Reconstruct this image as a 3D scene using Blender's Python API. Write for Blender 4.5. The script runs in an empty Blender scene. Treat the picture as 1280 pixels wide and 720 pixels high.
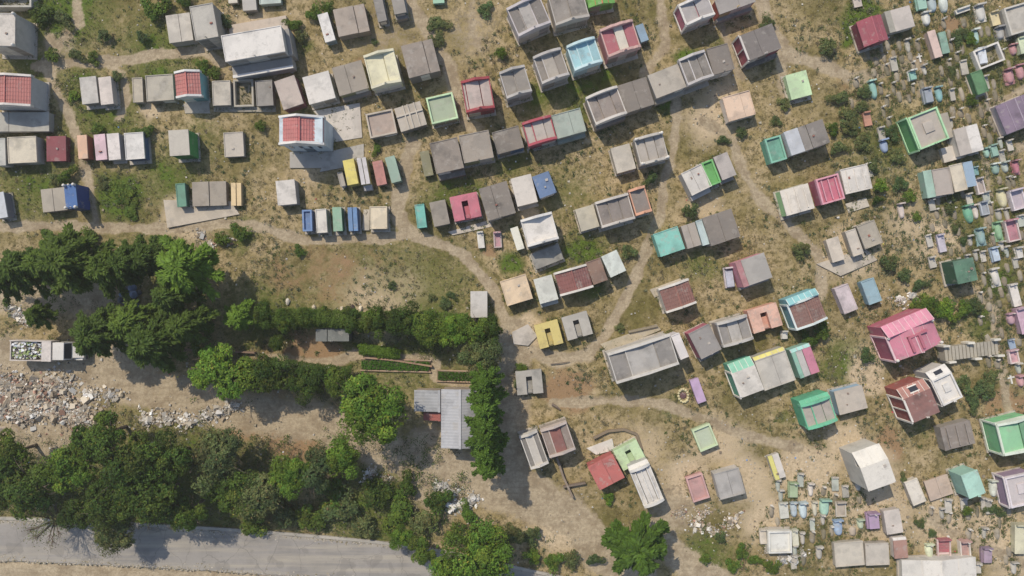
# ---- measured roofs: tile, NW, NE, SE corners in the tile, height, kind, roof, wall, trim, options | label
TILES = {}
for _i in range(4):
    TILES['A%d' % (_i+1)] = (320*_i, 0, 4.0); TILES['B%d' % (_i+1)] = (320*_i, 160, 4.0)
    TILES['C%d' % (_i+1)] = (320*_i, 330, 4.0); TILES['D%d' % (_i+1)] = (320*_i, 500, 3.272)
TILES.update(P=(0, 0, 1.0), E1=(1040, 0, 6.0), E2=(1160, 0, 6.0), E3=(1040, 100, 6.0), E4=(1160, 100, 6.0), E5=(1160, 200, 6.0),
             E6=(1040, 200, 6.0), E7=(1160, 300, 6.0), E8=(1160, 400, 6.0), F1=(940, 580, 5.14), F2=(1050, 580, 5.14), F3=(1160, 580, 5.14))
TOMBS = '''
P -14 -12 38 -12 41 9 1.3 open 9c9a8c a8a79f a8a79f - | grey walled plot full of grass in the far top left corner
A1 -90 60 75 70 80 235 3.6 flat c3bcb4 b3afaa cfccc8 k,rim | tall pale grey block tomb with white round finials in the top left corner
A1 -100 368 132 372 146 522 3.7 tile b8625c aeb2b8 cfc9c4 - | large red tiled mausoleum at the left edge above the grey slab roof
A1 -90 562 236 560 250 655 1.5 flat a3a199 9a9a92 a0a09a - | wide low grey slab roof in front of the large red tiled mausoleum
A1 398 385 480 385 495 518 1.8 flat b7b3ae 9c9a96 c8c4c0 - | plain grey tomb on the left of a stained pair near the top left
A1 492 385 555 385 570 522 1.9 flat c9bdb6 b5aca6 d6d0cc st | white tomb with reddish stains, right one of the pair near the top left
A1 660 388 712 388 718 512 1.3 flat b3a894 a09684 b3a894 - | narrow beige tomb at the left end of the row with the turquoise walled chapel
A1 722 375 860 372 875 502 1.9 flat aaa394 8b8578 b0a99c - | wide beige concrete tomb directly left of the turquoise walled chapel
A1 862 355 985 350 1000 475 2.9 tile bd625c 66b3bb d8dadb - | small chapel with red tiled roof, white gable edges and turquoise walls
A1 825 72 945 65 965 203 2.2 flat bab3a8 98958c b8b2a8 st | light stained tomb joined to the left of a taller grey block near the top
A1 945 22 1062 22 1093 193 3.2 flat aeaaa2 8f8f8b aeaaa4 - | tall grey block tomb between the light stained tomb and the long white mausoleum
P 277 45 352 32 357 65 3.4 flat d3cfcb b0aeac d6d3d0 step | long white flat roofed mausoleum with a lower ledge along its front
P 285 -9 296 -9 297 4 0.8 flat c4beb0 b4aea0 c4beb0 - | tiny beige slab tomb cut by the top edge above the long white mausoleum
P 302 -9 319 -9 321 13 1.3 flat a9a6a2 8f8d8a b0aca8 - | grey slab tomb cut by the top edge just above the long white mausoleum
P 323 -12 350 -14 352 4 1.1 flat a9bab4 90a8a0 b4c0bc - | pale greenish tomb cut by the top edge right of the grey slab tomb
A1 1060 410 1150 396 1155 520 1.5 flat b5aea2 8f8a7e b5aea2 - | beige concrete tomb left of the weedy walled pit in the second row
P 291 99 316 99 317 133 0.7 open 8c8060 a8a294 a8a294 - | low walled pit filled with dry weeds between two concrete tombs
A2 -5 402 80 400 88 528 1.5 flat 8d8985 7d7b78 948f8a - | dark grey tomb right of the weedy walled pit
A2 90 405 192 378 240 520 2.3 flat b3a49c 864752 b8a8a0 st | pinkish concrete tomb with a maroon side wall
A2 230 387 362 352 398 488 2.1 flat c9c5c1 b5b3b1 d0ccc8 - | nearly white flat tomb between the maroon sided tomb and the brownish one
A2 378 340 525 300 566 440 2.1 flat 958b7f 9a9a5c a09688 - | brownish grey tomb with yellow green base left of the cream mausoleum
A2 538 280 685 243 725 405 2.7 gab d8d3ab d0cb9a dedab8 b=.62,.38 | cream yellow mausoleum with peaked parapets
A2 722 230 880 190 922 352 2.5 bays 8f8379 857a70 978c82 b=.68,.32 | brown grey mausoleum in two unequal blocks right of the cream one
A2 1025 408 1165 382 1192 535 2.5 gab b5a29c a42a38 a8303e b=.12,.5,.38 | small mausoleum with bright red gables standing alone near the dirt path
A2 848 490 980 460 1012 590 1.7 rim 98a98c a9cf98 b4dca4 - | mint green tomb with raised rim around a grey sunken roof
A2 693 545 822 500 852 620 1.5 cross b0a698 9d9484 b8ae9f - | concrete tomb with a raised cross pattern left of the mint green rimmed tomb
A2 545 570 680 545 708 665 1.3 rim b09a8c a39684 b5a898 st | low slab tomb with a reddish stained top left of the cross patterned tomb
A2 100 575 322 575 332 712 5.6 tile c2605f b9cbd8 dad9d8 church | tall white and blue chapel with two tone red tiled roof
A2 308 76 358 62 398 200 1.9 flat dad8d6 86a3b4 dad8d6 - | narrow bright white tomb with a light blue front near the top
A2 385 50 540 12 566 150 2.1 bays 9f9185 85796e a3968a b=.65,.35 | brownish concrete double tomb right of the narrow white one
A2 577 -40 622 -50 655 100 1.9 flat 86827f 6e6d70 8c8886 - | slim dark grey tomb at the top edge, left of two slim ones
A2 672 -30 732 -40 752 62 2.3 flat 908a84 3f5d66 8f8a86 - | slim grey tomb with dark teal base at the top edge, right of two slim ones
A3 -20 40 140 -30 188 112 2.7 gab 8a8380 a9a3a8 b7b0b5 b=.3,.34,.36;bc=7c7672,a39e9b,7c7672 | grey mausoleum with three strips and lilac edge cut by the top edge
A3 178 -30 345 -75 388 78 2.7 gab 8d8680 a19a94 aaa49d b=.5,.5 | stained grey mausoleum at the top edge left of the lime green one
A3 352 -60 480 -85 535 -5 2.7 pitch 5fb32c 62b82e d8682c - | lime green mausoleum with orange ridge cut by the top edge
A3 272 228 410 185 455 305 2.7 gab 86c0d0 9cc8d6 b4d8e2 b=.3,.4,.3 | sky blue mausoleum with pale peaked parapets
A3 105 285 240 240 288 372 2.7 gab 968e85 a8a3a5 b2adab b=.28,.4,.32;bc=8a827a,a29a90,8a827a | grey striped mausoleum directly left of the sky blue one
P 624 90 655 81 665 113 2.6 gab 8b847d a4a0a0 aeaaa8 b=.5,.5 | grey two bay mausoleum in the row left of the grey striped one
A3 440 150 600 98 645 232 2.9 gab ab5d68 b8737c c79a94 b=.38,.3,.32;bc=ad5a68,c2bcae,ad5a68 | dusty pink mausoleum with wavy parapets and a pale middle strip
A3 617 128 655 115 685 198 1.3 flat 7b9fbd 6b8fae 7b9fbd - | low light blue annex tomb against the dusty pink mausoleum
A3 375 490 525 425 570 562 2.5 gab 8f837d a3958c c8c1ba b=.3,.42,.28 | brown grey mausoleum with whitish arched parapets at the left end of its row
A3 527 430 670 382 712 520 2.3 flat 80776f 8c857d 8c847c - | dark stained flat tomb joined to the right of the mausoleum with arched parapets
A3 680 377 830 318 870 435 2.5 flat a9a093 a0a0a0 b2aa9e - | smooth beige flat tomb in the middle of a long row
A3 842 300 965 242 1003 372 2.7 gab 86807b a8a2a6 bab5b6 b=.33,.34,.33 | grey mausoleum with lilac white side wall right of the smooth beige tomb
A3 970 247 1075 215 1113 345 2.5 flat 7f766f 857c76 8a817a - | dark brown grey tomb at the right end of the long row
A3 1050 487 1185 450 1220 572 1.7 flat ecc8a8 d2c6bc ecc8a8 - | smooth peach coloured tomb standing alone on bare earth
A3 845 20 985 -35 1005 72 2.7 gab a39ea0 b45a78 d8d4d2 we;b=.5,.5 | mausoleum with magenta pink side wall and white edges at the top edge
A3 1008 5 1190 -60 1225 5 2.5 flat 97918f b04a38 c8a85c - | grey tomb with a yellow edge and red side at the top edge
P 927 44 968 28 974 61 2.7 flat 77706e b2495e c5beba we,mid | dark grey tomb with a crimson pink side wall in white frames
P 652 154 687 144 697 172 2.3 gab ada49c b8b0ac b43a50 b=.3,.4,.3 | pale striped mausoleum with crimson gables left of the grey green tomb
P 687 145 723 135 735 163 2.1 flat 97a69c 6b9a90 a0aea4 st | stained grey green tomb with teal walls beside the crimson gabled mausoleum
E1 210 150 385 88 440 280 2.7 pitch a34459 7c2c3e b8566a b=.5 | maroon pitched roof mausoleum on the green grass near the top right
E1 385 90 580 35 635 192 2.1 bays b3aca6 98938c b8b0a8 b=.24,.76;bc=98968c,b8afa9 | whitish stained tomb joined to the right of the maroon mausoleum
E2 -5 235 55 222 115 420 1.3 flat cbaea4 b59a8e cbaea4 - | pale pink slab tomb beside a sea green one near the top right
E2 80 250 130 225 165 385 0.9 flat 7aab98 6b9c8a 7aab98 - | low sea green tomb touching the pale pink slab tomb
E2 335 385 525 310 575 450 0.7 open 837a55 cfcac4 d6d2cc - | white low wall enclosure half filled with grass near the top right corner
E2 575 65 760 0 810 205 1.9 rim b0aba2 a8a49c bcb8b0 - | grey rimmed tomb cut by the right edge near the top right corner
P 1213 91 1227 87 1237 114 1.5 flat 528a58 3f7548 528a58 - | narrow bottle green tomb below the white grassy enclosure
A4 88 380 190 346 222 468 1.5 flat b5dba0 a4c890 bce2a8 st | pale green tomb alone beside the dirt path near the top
P 1137 148 1172 131 1185 172 2.9 rim aba197 4da44e 9ad69c we | large mausoleum with light green rim and green side wall
P 1174 142 1184 141 1192 172 1.4 flat a89f90 9c9384 a89f90 - | narrow beige lean-to tomb on the right of the green rimmed mausoleum
E4 190 375 375 320 425 520 2.1 bays bdb5ae c4bfba d6d3cf b=.5,.5;bc=b0a7a0,d6d2cf | pale double tomb with one beige and one white half by the upper right
E4 108 520 225 470 240 580 0.6 flat c9c0b6 b8b0a6 c9c0b6 - | low pale slab tomb beside the beige and white double tomb
P 1250 131 1288 114 1302 150 2.2 pitch 84708c a89ca4 a494ac b=.5 | purple mausoleum cut by the right edge
B4 772 217 812 208 838 343 1.8 flat 8fb8a8 7fae9c 8fb8a8 - | sea green tomb at the left end of a joined row of four
B4 818 215 903 190 925 322 1.9 flat a79c94 8f857e b4aaa2 - | grey beige tomb second in the joined row of four
B4 905 190 968 172 1000 305 2.0 flat c9bda6 b5a992 d0c6b2 - | cream tomb third in the joined row of four
B4 972 172 1020 165 1045 288 1.9 flat 84a3c0 7594b2 84a3c0 - | light blue tomb at the right end of the joined row of four
B4 -15 62 60 28 95 148 2.1 rim 58a892 47a086 68b8a0 - | jade green tomb with raised rim left of the white striped mausoleum
P 980 165 1029 148 1038 178 2.5 bays bab5b3 a8a8aa cfcac6 b=.36,.2,.44;bc=b9c0cc,8c8580,7f7874 | white and dark striped mausoleum right of the jade green tomb
B4 60 315 200 275 235 400 2.1 flat cdc5ba 82c07a cdc5ba - | off white tomb with a light green side wall left of the hot pink one
B4 238 258 350 225 385 352 2.5 rim c45c7c b04a6c d68aa0 - | hot pink rimmed mausoleum between two off white tombs
B4 362 210 495 175 520 300 2.1 flat cdc8c2 a8a6a6 cdc8c2 - | off white flat tomb right of the hot pink mausoleum
B4 290 560 350 540 385 655 1.3 flat c2b6a6 a89c8c c2b6a6 - | small pale tomb at the left of three joined beige ones
B4 385 520 435 500 478 625 1.6 flat bfb5a8 9c9488 bfb5a8 - | narrow whitish tomb in the middle of three joined beige ones
B4 440 490 530 460 575 575 1.7 flat a59c8c 8c8478 a59c8c - | square taupe tomb at the right of three joined beige ones
B3 845 228 945 178 1000 290 1.9 flat c6c1bb b0adaa c6c1bb - | off white tomb joined to the left of a narrow green tomb
B3 947 178 1000 152 1045 268 1.9 rim 4fa848 3f9838 5cb854 - | narrow leaf green tomb between an off white and a grey one
B3 1005 146 1075 120 1122 235 1.9 flat a8a09c 989090 b0a8a4 st | stained grey tomb joined to the right of the narrow leaf green one
B3 492 105 585 75 620 200 1.6 flat bab1a2 a69e90 c0b8aa st | light beige tomb left of the grey one studded with knobs
B3 612 55 750 20 785 150 2.1 gab a8a098 9c968e b8b2aa b=.33,.34,.33;k | grey tomb with white knobs along its edges
B3 315 410 405 380 437 490 1.5 flat b4ac96 9c9480 b4ac96 - | small beige tomb on the green verge left of the dark three bay mausoleum
B3 418 372 580 325 615 450 2.3 gab 857b76 a09890 c0b8b0 b=.33,.34,.33 | dark three bay mausoleum with whitish edges
B3 583 310 662 290 700 415 2.3 gab 857a74 c67c58 d8956e b=1 | dark roofed mausoleum with orange gables
B3 702 530 825 493 868 605 1.7 flat 68bfb2 58aea2 70c6ba - | bright turquoise flat tomb
B3 842 490 915 470 950 585 1.8 bays a0968c 8c8278 a8a094 b=.45,.55 | small grey double tomb right of the turquoise one
B3 917 465 950 455 987 580 1.8 flat a8c0c6 98b2b8 a8c0c6 - | narrow pale blue tomb squeezed between two grey ones
B3 952 452 1100 397 1143 540 2.0 bays 80776f 8f8780 958d86 b=.5,.5 | wide dark grey double tomb right of the narrow pale blue one
B3 -8 250 95 232 130 372 2.3 flat c4bcb4 b4aea8 c4bcb4 - | pale tomb joined to the left of the slate blue one
B3 98 236 185 222 225 330 2.3 flat 5a7aa8 4a6a98 6484b0 - | slate blue flat tomb
B3 42 462 195 420 235 550 2.7 gab d0ccc8 a8a6a4 dedbd8 b=1 | white mausoleum with pale parapets below the slate blue tomb
B3 95 632 232 578 254 655 1.1 flat 8c8a84 94928c a09c94 - | low grey annex below the white mausoleum
B3 -10 502 28 492 63 602 1.1 flat d0d2c8 58b098 6cc0a8 - | narrow white tomb with mint green ends left of the white mausoleum
P 625 352 657 342 666 373 1.5 flat e2c49a c8b49a e2c49a - | light orange tomb beside the dirt path
C3 107 78 198 52 232 175 1.7 flat bfc2ba a0a4a4 bfc2ba - | pale grey tomb between the light orange one and the brown tiled one
C3 215 47 375 2 406 112 2.5 tile 8e4f4a aaa49c d8d2ca b=.5 | brown red tiled mausoleum joined to a plain brown tomb
P 732 328 750 322 760 350 2.1 flat 8b6b5a 7c6050 8b6b5a - | plain brown tomb between the brown red tiled mausoleum and a pale one
P 751 320 771 313 783 339 2.2 flat c2ccc6 aab4b0 c2ccc6 - | pale grey green tomb at the right end of the row with the tiled mausoleum
C3 108 307 225 277 258 395 1.3 slot c8b448 b8a440 d0bc50 - | mustard yellow tomb with a slot opening in its top
C3 243 267 370 237 408 350 1.3 slot a8a49c 98948c b0aca4 - | grey tomb with a slot opening beside the mustard yellow one
C3 15 537 145 527 158 645 1.1 slot a3a09a 908e88 a8a6a0 - | grey slotted tomb alone at the edge of the dirt road
C3 735 128 880 78 930 190 2.7 tile 8e574c c0bab2 d4cec6 b=.5 | brown tiled mausoleum standing alone in the centre of the slope
C3 480 450 790 352 835 500 3.5 gab 98938f b0aca8 c0bcb6 b=.27,.45,.28;bc=86827f,a5a29f,86827f | large long grey mausoleum with thick parapets and three bays
C3 792 357 835 345 885 465 3.0 flat d0ccd0 c0bcc4 dcd8da - | narrow white tower tomb at the right end of the large long mausoleum
C3 880 345 985 302 1050 430 2.5 flat 8d8988 b2506c 98949a - | grey tomb with a deep pink side wall
C3 1018 300 1165 257 1213 370 2.5 gab 969290 a09c98 b4b0ac b=.3,.38,.32;bc=8a8684,a8a4a0,8a8684 | grey three bay mausoleum with a rounded parapet left of the salmon tomb
P 933 389 969 378 979 406 1.7 slot dba68e cc8c74 e0b098 - | salmon tomb with a slot opening
C3 887 580 930 570 972 687 0.9 flat b998c6 a888b4 b998c6 - | small lilac tomb beside the yellow wreath shaped grave
P 919 328 956 315 966 347 2.3 bays 9c9894 c07088 d4d0cc b=.2,.8;bc=b07078,9e9a96 | grey mausoleum with pink side strip and white edges
C4 108 208 258 150 300 272 2.9 tile 8c5f55 589fae c8d8da we;b=.5;ns=8:6ab4be | mausoleum with brown roof and sky blue sides
C4 330 120 400 100 452 228 1.5 flat c4b4bc b0a0ac c8b8c0 - | pale lilac tomb left of a light blue one in the right half
C4 465 90 530 68 573 183 1.6 flat 82aabc 6c94a8 8cb4c6 - | light blue tomb right of the pale lilac one in the right half
P 1191 327 1216 322 1223 350 2.6 flat 4e8268 2c5a40 4e8268 - | dark green block tomb near the right edge
C4 605 372 835 275 888 395 4.2 pitch cd6f8e b04a66 dcb4c0 k,we;ns=14:d2789a | large rose pink chapel with ball finials at its corners
E8 25 445 180 400 270 590 3.3 rim cfccc8 bab7b4 dedcda ns=10:dedcda;we | bright white modern mausoleum with a skylight beside the brown red one
P 1127 500 1161 486 1176 514 3.5 flat 90605a 98443e d4cec8 ns=12:b07468;we,mid | brown red mausoleum with white edges and a skylight
P 942 451 981 438 995 475 2.1 flat b9b4ab a09c94 b9b4ab ns=4:d2c83c | greyish white tomb with a bright yellow strip on its upper edge
C3 1100 548 1215 505 1262 628 2.7 flat c6c1ba 3ea084 d0ccc6 we;ns=11:6cc0a4 | white topped mausoleum with teal green sides
C4 115 445 215 412 262 540 2.3 bays b8acb0 70a898 c0909c b=.22,.33,.45;bc=74b09c,b0aeac,c46c8c;ns=4:88c8c4 | mausoleum striped in teal, grey and pink
P 1001 507 1037 495 1047 525 2.9 gab a59c94 2ca478 46bc90 b=.33,.34,.33;ns=5:3ab488 | grey topped mausoleum with emerald green edges
P 1043 490 1078 481 1085 510 2.3 flat b3a89b 7ea4c4 b3a89b - | beige topped tomb with pale blue side beside the emerald edged one
D4 700 113 828 82 856 178 2.1 bays 887e77 8c847c 908680 b=.15,.85 | dark taupe tomb with an open lattice end
P 1246 530 1290 522 1302 560 3.1 gab 74c48a 5cb474 d0e0d0 we;b=.6,.4;bc=78c88e,5a9a70 | bright green mausoleum with white bands at the right edge
D4 380 278 493 238 520 335 4.4 flat cbc7bf b0aea8 d4d0c8 ns=17:ccc9c2 | tall off white mausoleum with a sloping ribbed roof on bare earth
D4 790 312 855 283 890 378 2.7 flat 94cbbc 7cb4a4 9cd2c4 - | mint coloured block tomb near the lower right
P 1257 598 1292 590 1300 628 2.5 rim b8b0b4 90789a d4ccd6 we | mausoleum with purple side and lilac rim at the right edge
D4 640 335 735 303 760 383 0.5 flat b9a290 a89280 b9a290 - | low brownish pink slab between the white slab and the mint tomb
D4 557 337 610 320 648 415 1.3 flat cfc8bc b8b0a4 cfc8bc - | small cream white slab tomb near the lower right
D4 -2 230 45 220 78 318 1.2 bays c8c2bc b0aaa4 c8c2bc b=.4,.6;bc=cfc840,c8c2bc | slim tomb half yellow and half white on bare earth
F1 105 435 255 430 258 572 1.7 rim cfd0ca b4b4ae d8d8d2 - | white tomb with raised rim near the bottom beside scattered white debris
P 1042 679 1078 676 1081 706 1.3 flat bbb3a4 a29a8c bbb3a4 - | square beige tomb at the bottom, left of a pair
F2 165 515 315 507 320 648 1.5 flat b6aea2 9c948a b6aea2 - | square beige tomb at the bottom, right of a pair
F2 345 500 430 482 440 598 1.5 flat a87a6c c4bcb8 ccc4c0 ns=3:d8d4d2 | small brown topped tomb with a white head end
F2 277 302 380 286 405 438 1.5 flat c4bab2 aea49e c4bab2 - | pale tomb touching the lilac grave near the bottom
P 1128 703 1220 699 1228 738 2.0 pitch cfcbc4 b8b4ae d8d4ce - | long white double gabled tomb at the bottom edge
D3 32 155 100 122 148 255 2.1 gab a8a5a0 a09c98 c4c0ba b=.3,.4,.3;bc=7c7a78,b4b0aa,7c7a78 | weathered whitish tomb with dark side slots by the dirt road
D3 118 125 222 88 258 200 2.5 gab 968880 988c84 b8a8a0 b=.28,.44,.28;bc=8c7c74,8e5650,8c7c74 | grey mausoleum with a red tiled middle strip by the dirt road
D3 305 272 410 225 465 318 2.1 flat be5a54 a84844 be5a54 - | brick red pitched tomb beside a mint slotted one
D3 412 212 505 163 552 240 1.3 slot aecf98 9cbc88 b8d8a2 - | light mint tomb with a slot opening next to the brick red one
D3 482 292 560 258 622 408 2.5 gab c6c4c2 a8a8a8 deddda b=.25,.5,.25;ns=5:c8c6c2 | white mausoleum with rails on its roof above the bright green tree
D3 735 122 810 100 846 188 1.1 rim a8b89c 98b084 b4cc9c - | pale green low tomb alone on bare earth
D3 710 318 778 300 810 400 1.1 rim c08c8a b07a78 c89694 - | dusty rose low tomb beside a grey block tomb
D3 822 302 926 278 958 383 1.8 flat a3a09e b0aca8 b0acaa - | grey block tomb with pale side wall right of the dusty rose one
P 588 364 609 364 609 397 1.7 flat bab6b2 a09c98 c0bcb8 - | small white grey tomb where the dirt path meets the hedge
P 394 411 436 411 436 427 2.2 bays 6f7472 5c6060 9a9e9a b=.35,.65 | dark grey double tomb half hidden in the hedge
B1 -30 50 25 50 30 188 2.1 flat b3b4ae 9a9a96 b8b8b4 - | grey tomb cut by the left edge in the row with a maroon one
B1 34 45 178 40 186 172 2.2 flat c6bca6 a3a29c c8c0ae st | wide stained cream tomb between the left edge and the maroon one
B1 232 42 330 40 332 165 1.3 flat 8f444e 7c3a44 8f444e - | maroon tomb at the end of the left row
B1 385 36 432 35 440 153 1.9 flat d8a884 b85a2c d8ac88 - | peach tomb with an orange side, first of a row of four
B1 467 32 523 30 535 158 1.7 flat d2aebc b898a4 d2aebc - | soft pink tomb, second of a row of four
B1 533 28 593 26 605 158 1.8 flat d2cac8 aca6a4 d2cac8 - | pinkish white tomb, third of a row of four
B1 622 25 718 22 728 156 1.9 flat d4d2d0 44689c d4d2d0 - | clean white tomb with a blue base, last of a row of four
B1 840 10 940 8 948 136 2.7 flat b3ada2 2c9a3c b3ada2 - | grey topped tomb with vivid green walls
B1 1117 22 1215 20 1222 143 1.1 flat b3aa9e 8c867c b3aa9e - | small beige tomb alone right of the vivid green walled one
B1 200 306 322 296 338 410 1.7 flat a39a8c 8c8478 a39a8c - | grey tomb joined to the left of the royal blue one
B1 320 284 378 278 390 400 2.6 flat 3a6cb0 24489c 3a6cb0 k | royal blue tomb with round knobs at its corners
B1 -45 326 18 322 40 448 2.1 flat b8c0cc 7c7c90 b8c0cc - | pale blue grey tomb cut by the left edge
B1 878 278 925 276 935 393 1.5 flat 58947e 3a7058 58947e - | dull green narrow tomb at the left of a row of three
B1 952 270 1122 264 1138 386 1.3 bays 998f82 857c70 a0968a b=.5,.5 | wide brown grey tomb in the middle of a row of three
B1 1152 273 1203 272 1205 388 1.1 bays d8ba80 c4a66c d8ba80 b=.5,.5 | sand yellow narrow tomb at the right of a row of three
B2 97 262 192 260 204 382 1.7 flat c6c1bc a6a29e c6c1bc - | square whitish tomb alone below the tall chapel
B2 230 410 278 408 282 515 1.5 rim 587eb4 3a60a0 6088c0 st | blue tomb with rusty marks, first of a row of four slim ones
B2 296 406 350 404 358 523 1.5 flat c9c5bc a8a49c c9c5bc - | white slim tomb, second of a row of four slim ones
B2 380 396 425 394 432 514 1.5 flat 7eac8e 3c8c5c 7eac8e - | soft green slim tomb, third of a row of four slim ones
B2 455 396 503 394 510 514 1.6 bays 5a8cc4 3a68a4 5a8cc4 b=.5,.5 | clear blue slim tomb, last of a row of four slim ones
B2 568 393 655 391 657 504 1.5 flat cfbfa0 b4a68c cfbfa0 st | cream tomb with a grey stain at its head end
B2 405 222 432 218 450 290 1.2 flat a39c94 4860a0 a39c94 - | narrow low grey tomb against the vivid yellow one
B2 432 160 488 156 514 280 1.9 flat d8c62c c0ac24 d8c62c - | vivid yellow tomb with blue trim marks
B2 502 150 548 144 572 278 1.8 bays c4c0c4 c8b830 c4c0c8 b=.5,.5 | white tomb with yellow base right of the vivid yellow one
B2 580 168 630 160 655 280 1.1 flat ba766e a0625c ba766e - | dull red pink tomb right of the white and yellow pair
B2 643 146 692 139 727 266 1.5 flat 8aaa98 6a8c7c 8aaa98 - | grey green slim tomb at the right of the colourful group
B2 818 120 863 112 888 235 0.9 flat 84825f 74725a 8c8868 st | mossy olive low tomb at the left end of the brown grey row
B2 866 76 1005 46 1042 200 2.3 flat 8b8076 7c7268 92877c st | square brown grey tomb next to the mossy olive one
B2 1010 36 1160 10 1192 148 2.3 flat 988d81 a8a858 a0958a st | brown grey tomb with a yellow green base
P 614 166 647 157 656 184 2.3 flat 80766c 2f6ca0 887e74 - | brown grey tomb with a bright blue base
B2 792 382 840 380 855 498 1.4 flat 54b4a8 2f8c84 54b4a8 - | aqua slim tomb where two dirt paths meet
B2 866 372 945 357 970 478 1.7 flat 8f867a 7c7468 968d80 - | small brown grey tomb between the aqua one and the pink slotted one
B2 968 347 1103 318 1128 440 1.5 slot c8627a b85268 d07088 - | candy pink tomb with a slot opening on a white base
P 598 236 633 226 645 266 2.3 flat 80776f 7c736c 8a8178 st | dark smooth tomb right of the candy pink slotted one
P 540 -8 554 -9 556 3 0.9 flat 8fc8a8 7cb898 8fc8a8 - | tiny mint tomb cut by the top edge
'''
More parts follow.
